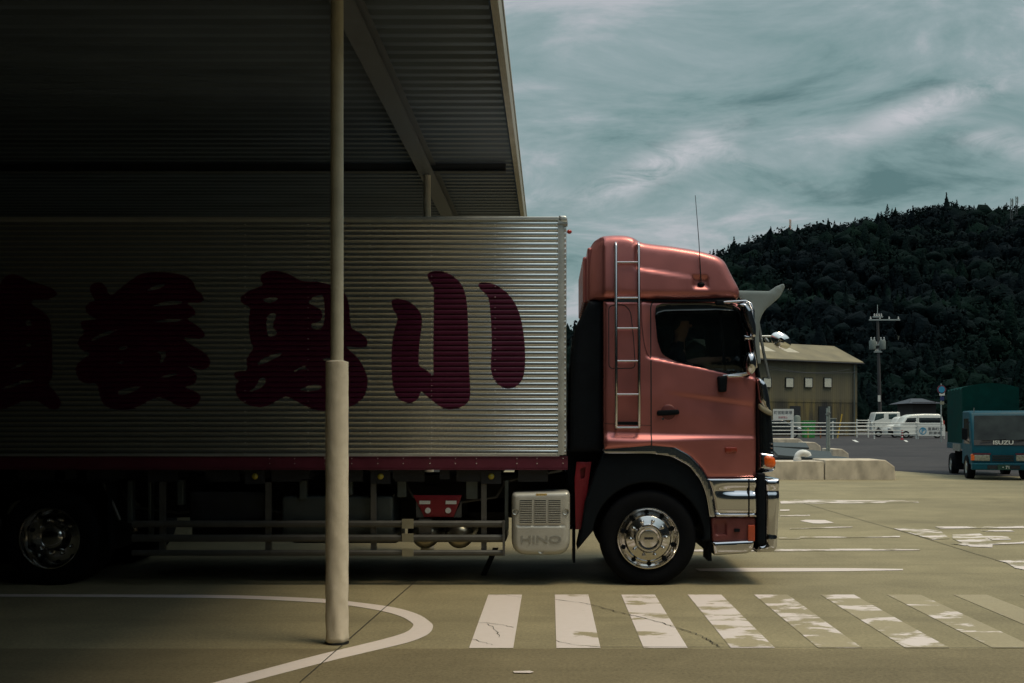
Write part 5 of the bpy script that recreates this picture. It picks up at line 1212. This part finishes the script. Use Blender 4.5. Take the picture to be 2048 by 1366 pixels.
    a = T(1326, 838); MB().lathe((a[0], caby(*a), a[1]), [(0, -.006), (.011, -.006), (.013, 0)], n=14).build('lock', M['chrome'], cab)
    a = T(1461, 899.5); shell('side_repeater', rounded(TT([(1449, 894), (1473, 894), (1474, 905), (1450, 906)]), .015), caby(*a)-.018, caby(*a)+.02, M['mlens'], cab, r=.012, grid=.02)
    # ladder
    ld = MB(); yl = TY-.055
    for px in (1232, 1277.5):
        x_, zt = T(px, 488); _, zb_ = T(px, 858)
        yy = lambda z: TY+.012+.045*max(0, z-1.9)*.9-.065
        ld.tube([(x_, yy(zt)+.055, zt+.015), (x_, yy(zt)+.02, zt+.012), (x_, yy(zt), zt-.02), (x_, yy(2.2), 2.2), (x_, yy(zb_), zb_+.03), (x_, yy(zb_)+.03, zb_), (x_, yy(zb_)+.06, zb_)], .0155, 12)
    for py in (524.5, 596, 657, 722.5, 789, 855):
        z = T(0, py)[1]; yv = TY+.012+.045*max(0, z-1.9)*.9-.065
        ld.tube([(T(1233, 0)[0], yv, z), (T(1276, 0)[0], yv, z)], .0105, 10)
    lo_ = ld.build('ladder', M['chrome2'], cab, smooth=50)
    for py in (601, 846): 
        z = T(0, py)[1]; yv = TY+.012+.045*max(0, z-1.9)*.9
        MB().box(T(1232, 0)[0], T(1277, 0)[0], yv-.055, yv-.04, z-.018, z+.012).build('ladder_bracket', M['chrome2'] if py == 601 else M['black'], lo_)
    # ------------------------------------------------ roof fairing
    fo2 = TT([(1179, 597), (1177.5, 520), (1180, 490), (1190, 475), (1204, 468), (1225, 466), (1250, 466), (1268, 470), (1284, 480), (1310, 484), (1340, 487), (1400, 496), (1440, 507), (1455, 518), (1468, 545), (1484, 574), (1485, 588), (1477, 598)])
    fo2 = rounded(fo2, [.01, .05, .05, .02, .02, .02, .04, .06, .08, .1, .1, .1, .08, .08, .08, .05, .04, .04])
    zc1 = line(1276, 537, 1400, 556)
    def faird(x, z):
        k = sstep(1.66, .85, x); d = 0
        if x > .84: d += .022*k*sstep(-.012, .016, z-zc1(x))*sstep(.80, .92, x)
        else: d += .0
        d += .10*max(0, z-2.93)**1.4 + .10*max(0, x-1.0)**1.6
        d += .95*max(0, .545-x)                        # bevelled rear corner
        # recess for the aerial foot
        ax_, az_ = T(1403, 564); u_ = max(abs(x-ax_)/.075, abs(z-az_)/.055); d += .028*sstep(1.15, .8, u_)
        d += .012*sstep(.115, .085, abs(x-.83)) * sstep(3.45, 3.30, z)*0
        return d
    fa = shell('roof_fairing', fo2, TY+.01, TY+WT-.01, M['cab'], cab, r=.085, grid=.022, disp=faird, smooth=60)
    ribbon('fairing_gap', TT([(1207, 599.5), (1400, 600), (1470, 601)]), .014, lambda x, z: TY+.055, M['black'], cab)
    MB().box(T(1209, 0)[0], T(1475, 0)[0], TY+.09, TY+WT-.09, T(0, 603)[1], T(0, 595)[1]).build('fairing_base', M['black'], cab)
    rb = MB()                                             # ribbed back of the fairing
    for k in range(8): rb.box(T(1168, 0)[0]-.005*k*0, T(1182, 0)[0], TY+.42+k*.23, TY+.55+k*.23, T(0, 597)[1], T(0, 500)[1])
    rb.box(T(1176, 0)[0], T(1190, 0)[0], TY+.2, TY+WT-.2, T(0, 596)[1], T(0, 488)[1]); rb.build('fairing_back', M['cab'], fa, bevel=.02)
    a = T(1404, 567); yb = TY+.01+faird(*a)
    fb = MB().ball((a[0], yb-.004, a[1]), .03, 12, 8, sc=(1.25, .8, .8)).build('aerial_foot', M['black'], cab, smooth=60)
    b = T(1391.5, 389); ant = MB().tube([(a[0], yb-.02, a[1]), (T(1399, 0)[0], yb-.03, T(0, 480)[1]), (b[0], yb-.04, b[1])], [.0055, .0042, .0028], 6).build('aerial', M['chassis'], cab, smooth=60)
    # ------------------------------------------------ behind the cab
    bx = TT([(1207, 599), (1179, 599), (1151, 652), (1142, 740), (1140, 905), (1207, 905)])
    shell('air_intake_housing', rounded(bx, .02), TY+.10, TY+WT-.3, M['black'], t, r=.05, grid=.06)
    rbk = shell('red_subframe', TT([(1154, 925), (1184, 925), (1176, 985), (1162, 1062), (1152, 1062), (1150, 960)]), TY+.16, TY+.22, M['red'], t, r=.004, grid=.06, holes=[rounded(TT([(1161, 938), (1173, 935), (1170, 958), (1162, 960)]), .02)])
    hs_ = MB()
    for k, (px, y_) in enumerate(((1146, .5), (1139, .65), (1149, .8))):
        pts = [];
        for i in range(60):
            s_ = i/59; z = T(0, 650+k*12)[1]*(1-s_)+T(0, 900)[1]*s_; pts.append((T(px, 0)[0]+.035+.03*math.sin(s_*3.1)-.04*s_+.012*math.cos(i*1.9), TY+y_+.02*math.sin(i*1.9), z))
        hs_.tube(pts, .008, 6)
    hs_.build('coiled_air_hose', M['tank'], t, smooth=60)
    MB().box(.18, .56, TY+.35, TY+WT-.35, .98, 1.34).build('gearbox_cover', M['black'], t)
    # ------------------------------------------------ fender, arches, bumper
    fen = TT([(1155, 1100), (1163, 1060), (1170, 1005), (1188, 950), (1207, 905), (1300, 904), (1345, 911), (1378, 930), (1402, 962), (1416, 1000), (1421, 1040), (1422, 1083), (1403, 1083)])
    arc = [(T(1297+112*math.cos(a_), 1077-112*math.sin(a_))) for a_ in np.linspace(.02, math.pi+.0, 26)]
    shell('wheel_arch', fen+[arc[0]]+arc[1:-1], TY+.015, TY+.62, M['blackfender'], t, r=.02, grid=.05)
    MB().box(.30, 1.65, TY+.50, TY+.62, .55, 1.33).build('inner_wheel_well', M['black'], t)
    ca = TT([(1207, 884), (1300, 885), (1345, 892), (1378, 910), (1402, 936), (1416, 958), (1424, 985), (1430, 1034), (1420, 1034), (1413, 992), (1400, 960), (1378, 932), (1343, 913), (1300, 907), (1207, 907)])
    ca = rounded(ca, .04)
    def cad(x, z): return 0
    cao = shell('chrome_arch', ca, TY-.022, TY+.10, M['chromearch'], t, r=.008, grid=.02)
    ribbon('arch_edge', catmull(TT([(1207, 906.5), (1300, 906.5), (1343, 912), (1378, 931), (1400, 959), (1413, 991), (1420, 1033)]), 5), .010, lambda x, z: TY-.018, M['chrome'], cao)
    bp_ = rounded(TT([(1413, 956), (1514, 956), (1514, 1035), (1431, 1035), (1425, 990)]), [.02, .01, .01, .02, .1])
    def bd(x, z):
        zc_ = T(0, 982)[1]; xx = (x-T(1415, 0)[0])
        d = .030*math.exp(-((z-zc_)/.030)**2)*sstep(.05, .3, xx); d += .02*sstep(T(0, 1005)[1], T(0, 1000)[1], z)*0
        return d+.015*math.exp(-((z-T(0, 1026)[1])/.008)**2)
    bm2 = shell('bumper', bp_, TY-.01, TY+WT+.01, M['chrome'], t, r=.03, grid=.014, disp=bd)
    MB().box(T(1496, 0)[0], T(1499, 0)[0], TY-.013, TY+.03, T(0, 1034)[1], T(0, 958)[1]).build('bumper_joint', M['black'], bm2)
    be = rounded(TT([(1529, 957), (1561, 957), (1561, 1000), (1558, 1060), (1556, 1098), (1548, 1105), (1514, 1106), (1518, 1090), (1530, 1089)]), [.01, .02, .05, .05, .03, .03, .01, .01, .0])
    shell('bumper_end', be, TY+.01, TY+WT-.01, M['chrome'], bm2, r=.05, grid=.018, disp=lambda x, z: .02*math.exp(-((z-T(0, 982)[1])/.03)**2)-.006*sstep(0, .02, T(0, 1072)[1]-z))
    shell('bumper_post', rounded(TT([(1514, 946), (1531, 946), (1531, 1089), (1517, 1091), (1514, 1078)]), .02), TY+.0, TY+.25, M['black'], bm2, r=.02, grid=.03)
    lp = shell('lower_panel', rounded(TT([(1423, 1036), (1513, 1036), (1512, 1082), (1426, 1084)]), .02), TY+.03, TY+WT-.03, M['lowrose'], bm2, r=.02, grid=.02, disp=lambda x, z: .03*sstep(.06, .045, abs(x-T(1442, 0)[0]))*sstep(.075, .055, abs(z-T(0, 1057)[1])))
    MB().box(T(1469, 0)[0], T(1480, 0)[0], TY+.006, TY+.03, T(0, 1064)[1], T(0, 1058)[1]).build('tow_slot', M['black'], lp)
    shell('lower_reflector', rounded(TT([(1496, 1050), (1510, 1050), (1510, 1083), (1496, 1083)]), .012), TY-.002, TY+.03, M['orange2'], bm2, r=.008, grid=.02)
    shell('chrome_skirt', rounded(TT([(1425, 1084), (1510, 1080), (1508, 1098), (1498, 1107), (1428, 1111)]), [.01, .01, .04, .05, .02]), TY-.005, TY+WT, M['chrome'], bm2, r=.03, grid=.018)
    MB().box(T(1420, 0)[0], T(1427, 0)[0], TY+.12, TY+.5, T(0, 1125)[1], T(0, 1035)[1]).build('mud_flap', M['black'], t)
    MB().box(1.55, 2.05, TY+.15, TY+WT-.15, .36, .50).build('undertray', M['black'], t)
    # ------------------------------------------------ front corner
    fc = rounded(TT([(1515, 753), (1521, 752), (1537, 764), (1545, 800), (1550, 850), (1553, 905), (1553, 944), (1515, 948)]), [.01, .02, .05, .05, .05, .04, .02, .01])
    fco = shell('front_corner_panel', fc, TY+.04, TY+WT-.04, M['gloss'], t, r=.10, grid=.03)
    fc2 = rounded(TT([(1516, 760), (1521, 755), (1535, 766), (1542, 800), (1543, 826), (1530, 822), (1520, 800)]), .03)
    shell('chrome_corner_vane', fc2, TY+.02, TY+.35, M['chrome'], fco, r=.05, grid=.02)
    shell('chrome_corner_strip', rounded(TT([(1519, 806), (1532, 816), (1546, 822), (1545, 832), (1530, 826), (1520, 818)]), .02), TY+.018, TY+.3, M['brass2'], fco, r=.015, grid=.02)
    for k in range(3): shell('grille_bar', rounded(TT([(1529, 883+k*8), (1546, 886+k*8.5), (1549, 889+k*8.5), (1531, 887+k*8)]), .008), TY+.05, TY+.2, M['chrome'], fco, r=.008, grid=.02)
    shell('headlight', rounded(TT([(1521, 905), (1551, 909), (1553, 941), (1522, 939)]), .025), TY+.03, TY+.5, M['chrome'], t, r=.03, grid=.03)
    shell('turn_signal', rounded(TT([(1528, 912), (1540, 909), (1552, 915), (1554, 930), (1548, 938), (1529, 934)]), .04), TY+.012, TY+.35, M['orange'], t, r=.04, grid=.02)
    ws = MB(); 
    ws.add([(T(1496, 0)[0], TY+.12, T(0, 612)[1]), (T(1522, 0)[0], TY+.12, T(0, 752)[1]), (T(1530, 0)[0], TY+WT-.12, T(0, 752)[1]), (T(1500, 0)[0], TY+WT-.12, T(0, 612)[1])], [(0, 1, 2, 3)])
    ws.build('windscreen', M['dglass'], cab)
    # stainless visor with its flared end plates, far plate seen past the screen
    vp = TT([(1470, 577), (1545, 578.5), (1560, 568), (1575, 563), (1577, 570), (1567, 590), (1553, 602), (1536, 616), (1526, 636), (1524, 668), (1528, 725), (1519, 726), (1505, 650), (1495, 602)])
    vp = rounded(vp, [.0, .01, .02, .02, .01, .06, .06, .08, .08, .1, .01, .01, .05, .05])
    vi = shell('sun_visor', vp, TY+.16, TY+.19, M['visor'], cab, r=.004, grid=.05)
    # near mirrors and stays
    mr_ = MB(); mr_.tube([(T(1438, 0)[0], TY-.02, T(0, 605.5)[1]), (T(1488, 0)[0], TY-.10, T(0, 604.5)[1]), (T(1497, 0)[0], TY-.12, T(0, 610)[1]), (T(1502, 0)[0], TY-.13, T(0, 625)[1]), (T(1503, 0)[0], TY-.13, T(0, 700)[1]), (T(1508, 0)[0], TY-.12, T(0, 735)[1]), (T(1490, 0)[0], TY-.08, T(0, 748)[1]), (T(1446, 0)[0], TY-.01, T(0, 752)[1])], .013, 10)
    ms_ = mr_.build('mirror_stay', M['chrome2'], t, smooth=50)
    shell('stay_clamp', rounded(TT([(1431, 601), (1448, 601), (1448, 611), (1431, 611)]), .01), TY-.045, TY+.06, M['black'], ms_, r=.008, grid=.03)
    MB().tube([(T(1455, 0)[0], TY-.04, T(0, 753)[1]), (T(1480, 0)[0], TY-.06, T(0, 752)[1]), (T(1504, 0)[0], TY-.07, T(0, 744)[1])], .016, 10).build('mirror_arm', M['chrome2'], ms_, smooth=50)
    shell('stay_clamp', rounded(TT([(1434, 753), (1454, 752), (1452, 784), (1437, 785)]), .02), TY-.05, TY+.06, M['black'], ms_, r=.02, grid=.02)
    mm_ = rounded(TT([(1470, 613), (1484, 610), (1496, 624), (1505, 652), (1505, 676), (1497, 678), (1488, 655), (1481, 634), (1478, 618)]), [.01, .02, .04, .04, .02, .03, .04, .03, .01])
    shell('main_mirror', mm_, TY-.22, TY-.02, M['chrome'], ms_, r=.035, grid=.018)
    shell('wide_mirror', rounded(TT([(1482, 672), (1499, 673), (1500, 682), (1484, 682)]), .02), TY-.16, TY-.04, M['chrome'], ms_, r=.02, grid=.02)
    a = T(1495.5, 728); MB().ball((a[0], TY-.13, a[1]), .115, 24, 14, sc=(.52, .75, 1.0)).build('round_mirror', M['chrome'], ms_, smooth=60)
    # far side mirror seen past the windscreen, on its arm
    Dm = TY+1.9; px_ = lambda a_, b_: P(a_, b_, Dm)
    c_ = px_(1562, 681); rx_, rz_ = 21.5/2200*Dm, 17/2200*Dm; mb = MB(); n_ = 40
    fm = MB(); vs = []
    prf = [(1.0, -.01), (1.03, .005), (1.0, .03), (.8, .07), (.45, .095), (0, .10)]
    for k_, h_ in prf:
        for i in range(n_):
            th = 2*math.pi*i/n_; ex, ez = rx_*k_*math.cos(th), rz_*.86*k_*math.sin(th); rot = -.55
            vs.append((c_[0]+ex*math.cos(rot)-ez*math.sin(rot), Dm+h_, c_[1]+ex*math.sin(rot)+ez*math.cos(rot)))
    fm.add(vs, [(j*n_+i, j*n_+(i+1) % n_, (j+1)*n_+(i+1) % n_, (j+1)*n_+i) for j in range(len(prf)-1) for i in range(n_)])
    fmo = fm.build('far_mirror', M['chrome'], t, smooth=60)
    vs = []
    for k_, h_ in ((1.0, -.010), (.9, -.018), (.75, -.028), (.6, -.036), (.3, -.047), (0, -.052)):
        for i in range(n_):
            th = 2*math.pi*i/n_; ex, ez = rx_*k_*math.cos(th), rz_*.86*k_*math.sin(th); rot = -.55
            vs.append((c_[0]+ex*math.cos(rot)-ez*math.sin(rot), Dm+h_, c_[1]+ex*math.sin(rot)+ez*math.cos(rot)))
    MB().add(vs, [(j*n_+i, j*n_+(i+1) % n_, (j+1)*n_+(i+1) % n_, (j+1)*n_+i) for j in range(4) for i in range(n_)]).build('mirror_glass', M['mirror'], fmo, smooth=60)
    am = MB(); p1 = px_(1524, 672); p2 = px_(1543, 672); am.tube([(p1[0], Dm+.05, p1[1]), (p2[0]+.05, Dm+.05, p2[1])], .012, 8)
    q_ = [px_(1518, 645), px_(1521, 660), px_(1529, 705), px_(1540, 757)]; am.tube([(a_, Dm+.05, b_) for a_, b_ in q_], .018, 8)
    am.tube([(px_(1531, 0)[0], Dm+.02, px_(0, 676)[1]), (px_(1537, 0)[0], Dm+.02, px_(0, 684)[1])], .02, 6)
    am.build('mirror_arm', M['steel'], fmo, smooth=50)
    shell('corner_pillar', rounded(TT([(1520, 664), (1527, 664), (1541, 752), (1543, 764), (1522, 758), (1518, 740)]), .01), TY+.5, TY+.6, M['gloss'], cab, r=.01, grid=.04)
    MB().tube([(T(1503, 0)[0], TY-.03, T(0, 640)[1]), (T(1509, 0)[0], TY-.02, T(0, 700)[1]), (T(1518, 0)[0], TY+.0, T(0, 756)[1])], .010, 6).build('wiper_stay', M['black'], cab, smooth=50)
    cl_ = MB()
    for k in range(4):
        a = T(1538, 736+k*6); cl_.lathe((a[0], TY+.9, a[1]), [(0, -.03), (.022, -.025), (.028, 0), (.01, .03)], n=12)
    cl_.build('corner_lamp_cluster', M['chrome'], t, smooth=50)
    a = T(1550, 782); MB().ball((a[0], TY+.8, a[1]), .035, sc=(1, 1, 1.5)).build('under_mirror', M['black'], t, smooth=60)
    return t
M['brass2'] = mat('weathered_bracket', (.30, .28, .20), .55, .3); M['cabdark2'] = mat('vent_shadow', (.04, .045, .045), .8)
M['cabdark3'] = mat('copper_paint_cup', (.12, .03, .03), .5, .3); M['chrome2'] = mat('ladder_chrome', (.55, .54, .56), .16, 1.0, var=.06)
M['interior2'] = mat('seat_fabric', (.02, .022, .026), .9); M['blackfender'] = mat('fender_plastic', (.0035, .006, .009), .6, spec=.12)
M['orange2'] = mat('lower_reflector_lens', (.42, .07, .03), .3, coat=.4); M['visor'] = mat('satin_stainless', (.30, .34, .335), .45, .6, var=.05)
M['lowrose'] = mat('dark_rose_paint', (.17, .045, .045), .45, .2)
M['chromearch'] = mat('chrome_wheel_arch', (.42, .43, .47), .10, 1.0, var=.03)
M['mirror'] = mat('mirror_silver', (.8, .8, .78), .02, 1.0, var=.0)
truck()

# ---- driver
def driver():
    t = thing('person', 'driver in a dark shirt seated in the copper cab, hands on the wheel', 'person', (1.27, TY+.57, 1.80))
    t['_w'] = 1
    x0, y0 = 0.0, 0.0
    J = [(.02, 0, .10, .14), (.03, 0, .30, .15), (.06, 0, .52, .15), (.08, 0, .64, .08), (.09, 0, .70, .055), (.11, 0, .80, .085), (.12, 0, .88, .095), (.11, 0, .95, .07)]
    E_ = [(i, i+1) for i in range(7)]
    def limb(start, pts):
        k = len(J); J.extend(pts); E_.append((start, k)); E_.extend((k+i, k+i+1) for i in range(len(pts)-1))
    limb(2, [(.06, -.20, .54, .07), (.10, -.30, .42, .056), (.30, -.29, .47, .044), (.46, -.22, .485, .03), (.53, -.18, .49, .034)])
    limb(2, [(.06, .20, .54, .07), (.14, .28, .42, .056), (.34, .26, .46, .044), (.47, .21, .485, .03), (.53, .18, .49, .034)])
    limb(0, [(.20, -.10, .08, .085), (.46, -.12, .12, .075), (.50, -.12, -.05, .06)]); limb(0, [(.20, .10, .08, .085), (.46, .12, .12, .075), (.50, .12, -.05, .06)])
    me = bpy.data.meshes.new('body'); me.from_pydata([j[:3] for j in J], E_, []); o = bpy.data.objects.new('body', me); COL.objects.link(o)
    sk = o.modifiers.new('skin', 'SKIN'); o.modifiers.new('sub', 'SUBSURF').levels = 2; o.modifiers['sub'].render_levels = 2
    for i, j in enumerate(J): me.skin_vertices[0].data[i].radius = (j[3], j[3]); me.skin_vertices[0].data[i].use_root = (i == 0)
    dg = bpy.context.evaluated_depsgraph_get(); m2 = bpy.data.meshes.new_from_object(o.evaluated_get(dg)); m2.name = 'body'; bpy.data.objects.remove(o)
    m2.materials.clear(); m2.materials.append(M['skin']); m2.materials.append(M['navy'])
    for p in m2.polygons:
        c = p.center; p.material_index = 1 if (c.z < .68 and not (c.x > .13 and c.z > .36)) else 0; p.use_smooth = True
    o = bpy.data.objects.new('body', m2); COL.objects.link(o); o.parent = t
    MB().ball((.105, 0, .925), .098, 16, 10, sc=(1.0, .9, .75)).ball((.07, 0, .88), .09, 14, 8, sc=(.8, .95, 1.0)).build('hair', M['hair'], None, smooth=60).parent = t
    f = MB(); f.ball((.212, 0, .855), .016, 8, 6, sc=(1, .7, 1.2)); f.ball((.13, -.09, .86), .018, 8, 6, sc=(.8, .4, 1.4)); f.ball((.13, .09, .86), .018, 8, 6, sc=(.8, .4, 1.4)); f.build('nose_and_ears', M['skin'], None, smooth=60).parent = t
    e_ = MB()
    for s_ in (-1, 1): e_.ball((.193, s_*.035, .882), .010, 8, 6)
    e_.build('eyes', M['hair'], None, smooth=60).parent = t
    for sy, yy in ((-1, -.18), (1, .18)):          # fingers closed over the wheel rim
        fg = MB(); z = .49
        for k in range(4):
            bx, by = .54, yy-.03+k*.021; fg.tube([(bx, by, z+.01), (bx+.035, by, z+.018), (bx+.055, by, z-.004), (bx+.045, by, z-.028+.003*k)], [.0095, .009, .0085, .007], 8)
        fg.tube([(bx-.02, yy+.045*(-sy), z), (bx+.01, yy+.055*(-sy), z-.012), (bx+.03, yy+.05*(-sy), z-.025)], [.011, .010, .008], 8)
        fg.build('fingers', M['skin'], None, smooth=60).parent = t
    s_ = MB(); s_.tube([(-.27, -.33, .52), (-.23, -.35, .45), (-.15, -.37, .37)], .02, 8); s_.build('seat_belt', M['yellow'], None, smooth=60).parent = t
    return t
driver()

# ---- teal canvas truck
def teal():
    th = R(-10)
    Df = 32.0; Xc = P(2006, 0, Df)[0]
    t = thing('canvas_truck', 'teal light truck with a dark green canvas cover, parked on the asphalt', 'truck', (Xc, Df, gz(Df)), rz=th, local=True)
    tp_ = mat('teal_truck_paint', (.0002, .060, .092), .45, .0, coat=.05, spec=.22, var=.06); cv = mat('green_canvas', (.002, .034, .031), .9, spec=.08, var=.2, scale=3, bump=.3, bscale=6)
    # local frame: x across, y backwards from the front face, z up
    s = 68.75
    def L_(px, py): return ((px-2004)/s, (950-py)/s)
    def prism_y(name, prof, x0, x1, m, par, bev=0):     # prof in (y,z), extruded across x
        n_ = len(prof); vs = [(x0, y, z) for y, z in prof]+[(x1, y, z) for y, z in prof]
        return MB().add(vs, [tuple(range(n_)), tuple(range(2*n_-1, n_-1, -1))]+[(i, i+n_, (i+1) % n_+n_, (i+1) % n_) for i in range(n_)]).build(name, m, par, bevel=bev, smooth=30)
    cab = prism_y('cab_body', [(.03, .42), (0.0, .50), (0.0, 1.02), (.05, 1.12), (.20, 1.52), (.36, 1.93), (.42, 2.00), (.52, 2.035), (1.5, 2.04), (1.55, .42)], -.85, .85, tp_, t, .05)
    a = L_(1950, 822); b = L_(2058, 866)
    def onface(z): return .05+(z-1.12)/(1.93-1.12)*.31 if z > 1.12 else 0.0
    w = MB(); zs = (1.17, 1.89)
    w.add([(-.79, onface(zs[0])-.012, zs[0]), (.79, onface(zs[0])-.012, zs[0]), (.73, onface(zs[1])-.012, zs[1]), (-.73, onface(zs[1])-.012, zs[1])], [(0, 1, 2, 3)])
    w.build('windscreen', mat('windscreen_glass', (.016, .022, .020), .10, 0, spec=.28, var=.7, scale=2), cab)
    MB().add([(-.80, -.012, 1.02), (.80, -.012, 1.02), (.80, onface(1.17)-.014, 1.17), (-.80, onface(1.17)-.014, 1.17)], [(0, 1, 2, 3)]).build('black_band', M['chassis'], cab)
    MB().tube([(-.6, -.0, 1.15), (.1, .05, 1.19)], .012, 6).tube([(.1, -.0, 1.15), (.7, .05, 1.19)], .012, 6).build('wiper', M['black'], cab)
    lt = text('badge_lettering', 'ISUZU', 0, -.022, 1.095, .155, M['whitecar'], None, sx=1.35, extrude=.003, bold=.004); lt.parent = cab
    for sx_ in (-1, 1):
        h = MB().box(min(sx_*.36, sx_*.80), max(sx_*.36, sx_*.80), -.02, .06, .56, .74).build('headlight', mat('headlamp_reflector', (.34, .34, .28), .25, .3, scale=20, var=.3) if sx_ < 0 else M['hl2'], cab, bevel=.02)
        MB().box(min(sx_*.79, sx_*.88), max(sx_*.79, sx_*.88), -.022, .10, .57, .76).build('turn_signal', M['orange'], cab, bevel=.015)
        MB().box(min(sx_*.34, sx_*.84), max(sx_*.34, sx_*.84), -.024, .02, .745, .79).build('headlight_trim', M['maroon'], cab)
        sd = MB(); x = sx_*.853
        sd.add([(x, .36, 1.05), (x, 1.25, 1.05), (x, 1.25, 1.80), (x, .55, 1.80)], [(0, 1, 2, 3)]); sd.build('side_window', M['dglass'], cab)
        m_ = MB().tube([(sx_*.86, .35, 1.7), (sx_*1.05, .15, 1.55), (sx_*1.05, .15, 1.2), (sx_*.87, .3, 1.1)], .012, 6).build('mirror_stay', M['black'], t, smooth=50)
        MB().box(sx_*1.04-.08, sx_*1.04+.08, .10, .15, 1.18, 1.52).build('mirror', M['black'], m_, bevel=.02)
    gr = MB()
    for k in range(3): gr.box(-.30, .30, -.016, 0, .56+k*.065, .60+k*.065)
    gr.build('grille', M['chassis'], cab)
    bu = MB().box(-.87, .87, -.09, .12, .30, .50).build('bumper', tp_, t, bevel=.03)
    MB().box(-.45, .45, -.095, -.085, .33, .44).build('bumper_opening', M['chassis'], bu)
    pl = MB().box(-.17, .17, -.115, -.10, .31, .46).build('number_plate', mat('green_plate', (.01, .05, .035), .5), bu)
    x_ = text('plate_lettering', '・71', .04, -.118, .375, .13, M['whitecar'], None, extrude=.001); x_.parent = bu
    MB().tube([(-.72, .42, 1.93), (-.72, .42, 2.12)], .012, 6).build('aerial', M['steel'], cab)
    # cargo bed with canvas
    W2 = .83; prof = []
    for k in range(13):
        x = -W2+2*W2*k/12; prof.append((x, 2.76+.14*math.cos(x/W2*math.pi/2)))
    prof = [(-W2, 1.0)]+prof+[(W2, 1.0)]; ys_ = np.linspace(1.65, 4.15, 32); vs = []; n_ = len(prof)
    for j, y in enumerate(ys_):
        sag = .025*math.cos(j*2*math.pi/6.2)
        for i, (x, z) in enumerate(prof): k = 1+sag*.6*(1 if 0 < i < n_-1 else .3); vs.append((x*(1-abs(sag)*.4), y, z-.03+sag))
    fs = [(j*n_+i, j*n_+i+1, (j+1)*n_+i+1, (j+1)*n_+i) for j in range(31) for i in range(n_-1)]+[tuple(range(n_)), tuple(31*n_+i for i in range(n_))]
    MB().add(vs, fs).build('canvas_cover', cv, t, smooth=50)
    MB().box(-.83, .83, 1.62, 4.2, .86, 1.05).build('cargo_bed', tp_, t, bevel=.01)
    MB().box(-.3, .3, .6, 4.1, .45, .8).build('chassis_frame', M['chassis'], t)
    g = MB(); g.box(-.85, -.83, 1.8, 3.0, .82, 1.02)
    for k in range(7): g.box(-.87, -.85, 1.82+k*.17, 1.92+k*.17, .80, 1.03)
    g.build('side_locker', M['steel'], t)
    for x in (-.78, .78):
        for y in (.75, 3.25):
            wl = MB().lathe((x, y, .36), [(.2, -.11), (.33, -.11), (.36, -.07), (.36, .07), (.33, .11), (.2, .11)], axis='x', n=28).build('wheel', M['tyre'], t, smooth=40)
            MB().lathe((x+(-.10 if x < 0 else .10), y, .36), [(0, 0), (.1, 0), (.12, .02 if x < 0 else -.02), (.2, 0)], axis='x', n=20).build('rim', M['steel'], wl, smooth=40)
    MB().box(-.83, -.5, 2.78, 2.80, .2, .8).build('mud_flap', M['black'], t)
M['hl2'] = mat('headlamp_reflector_pair', (.34, .34, .28), .25, .3, scale=20, var=.3)
teal()

# shared-parent clean up: drop helper flags
for o in bpy.data.objects:
    for k in ('_local', '_w'):
        if k in o.keys(): del o[k]
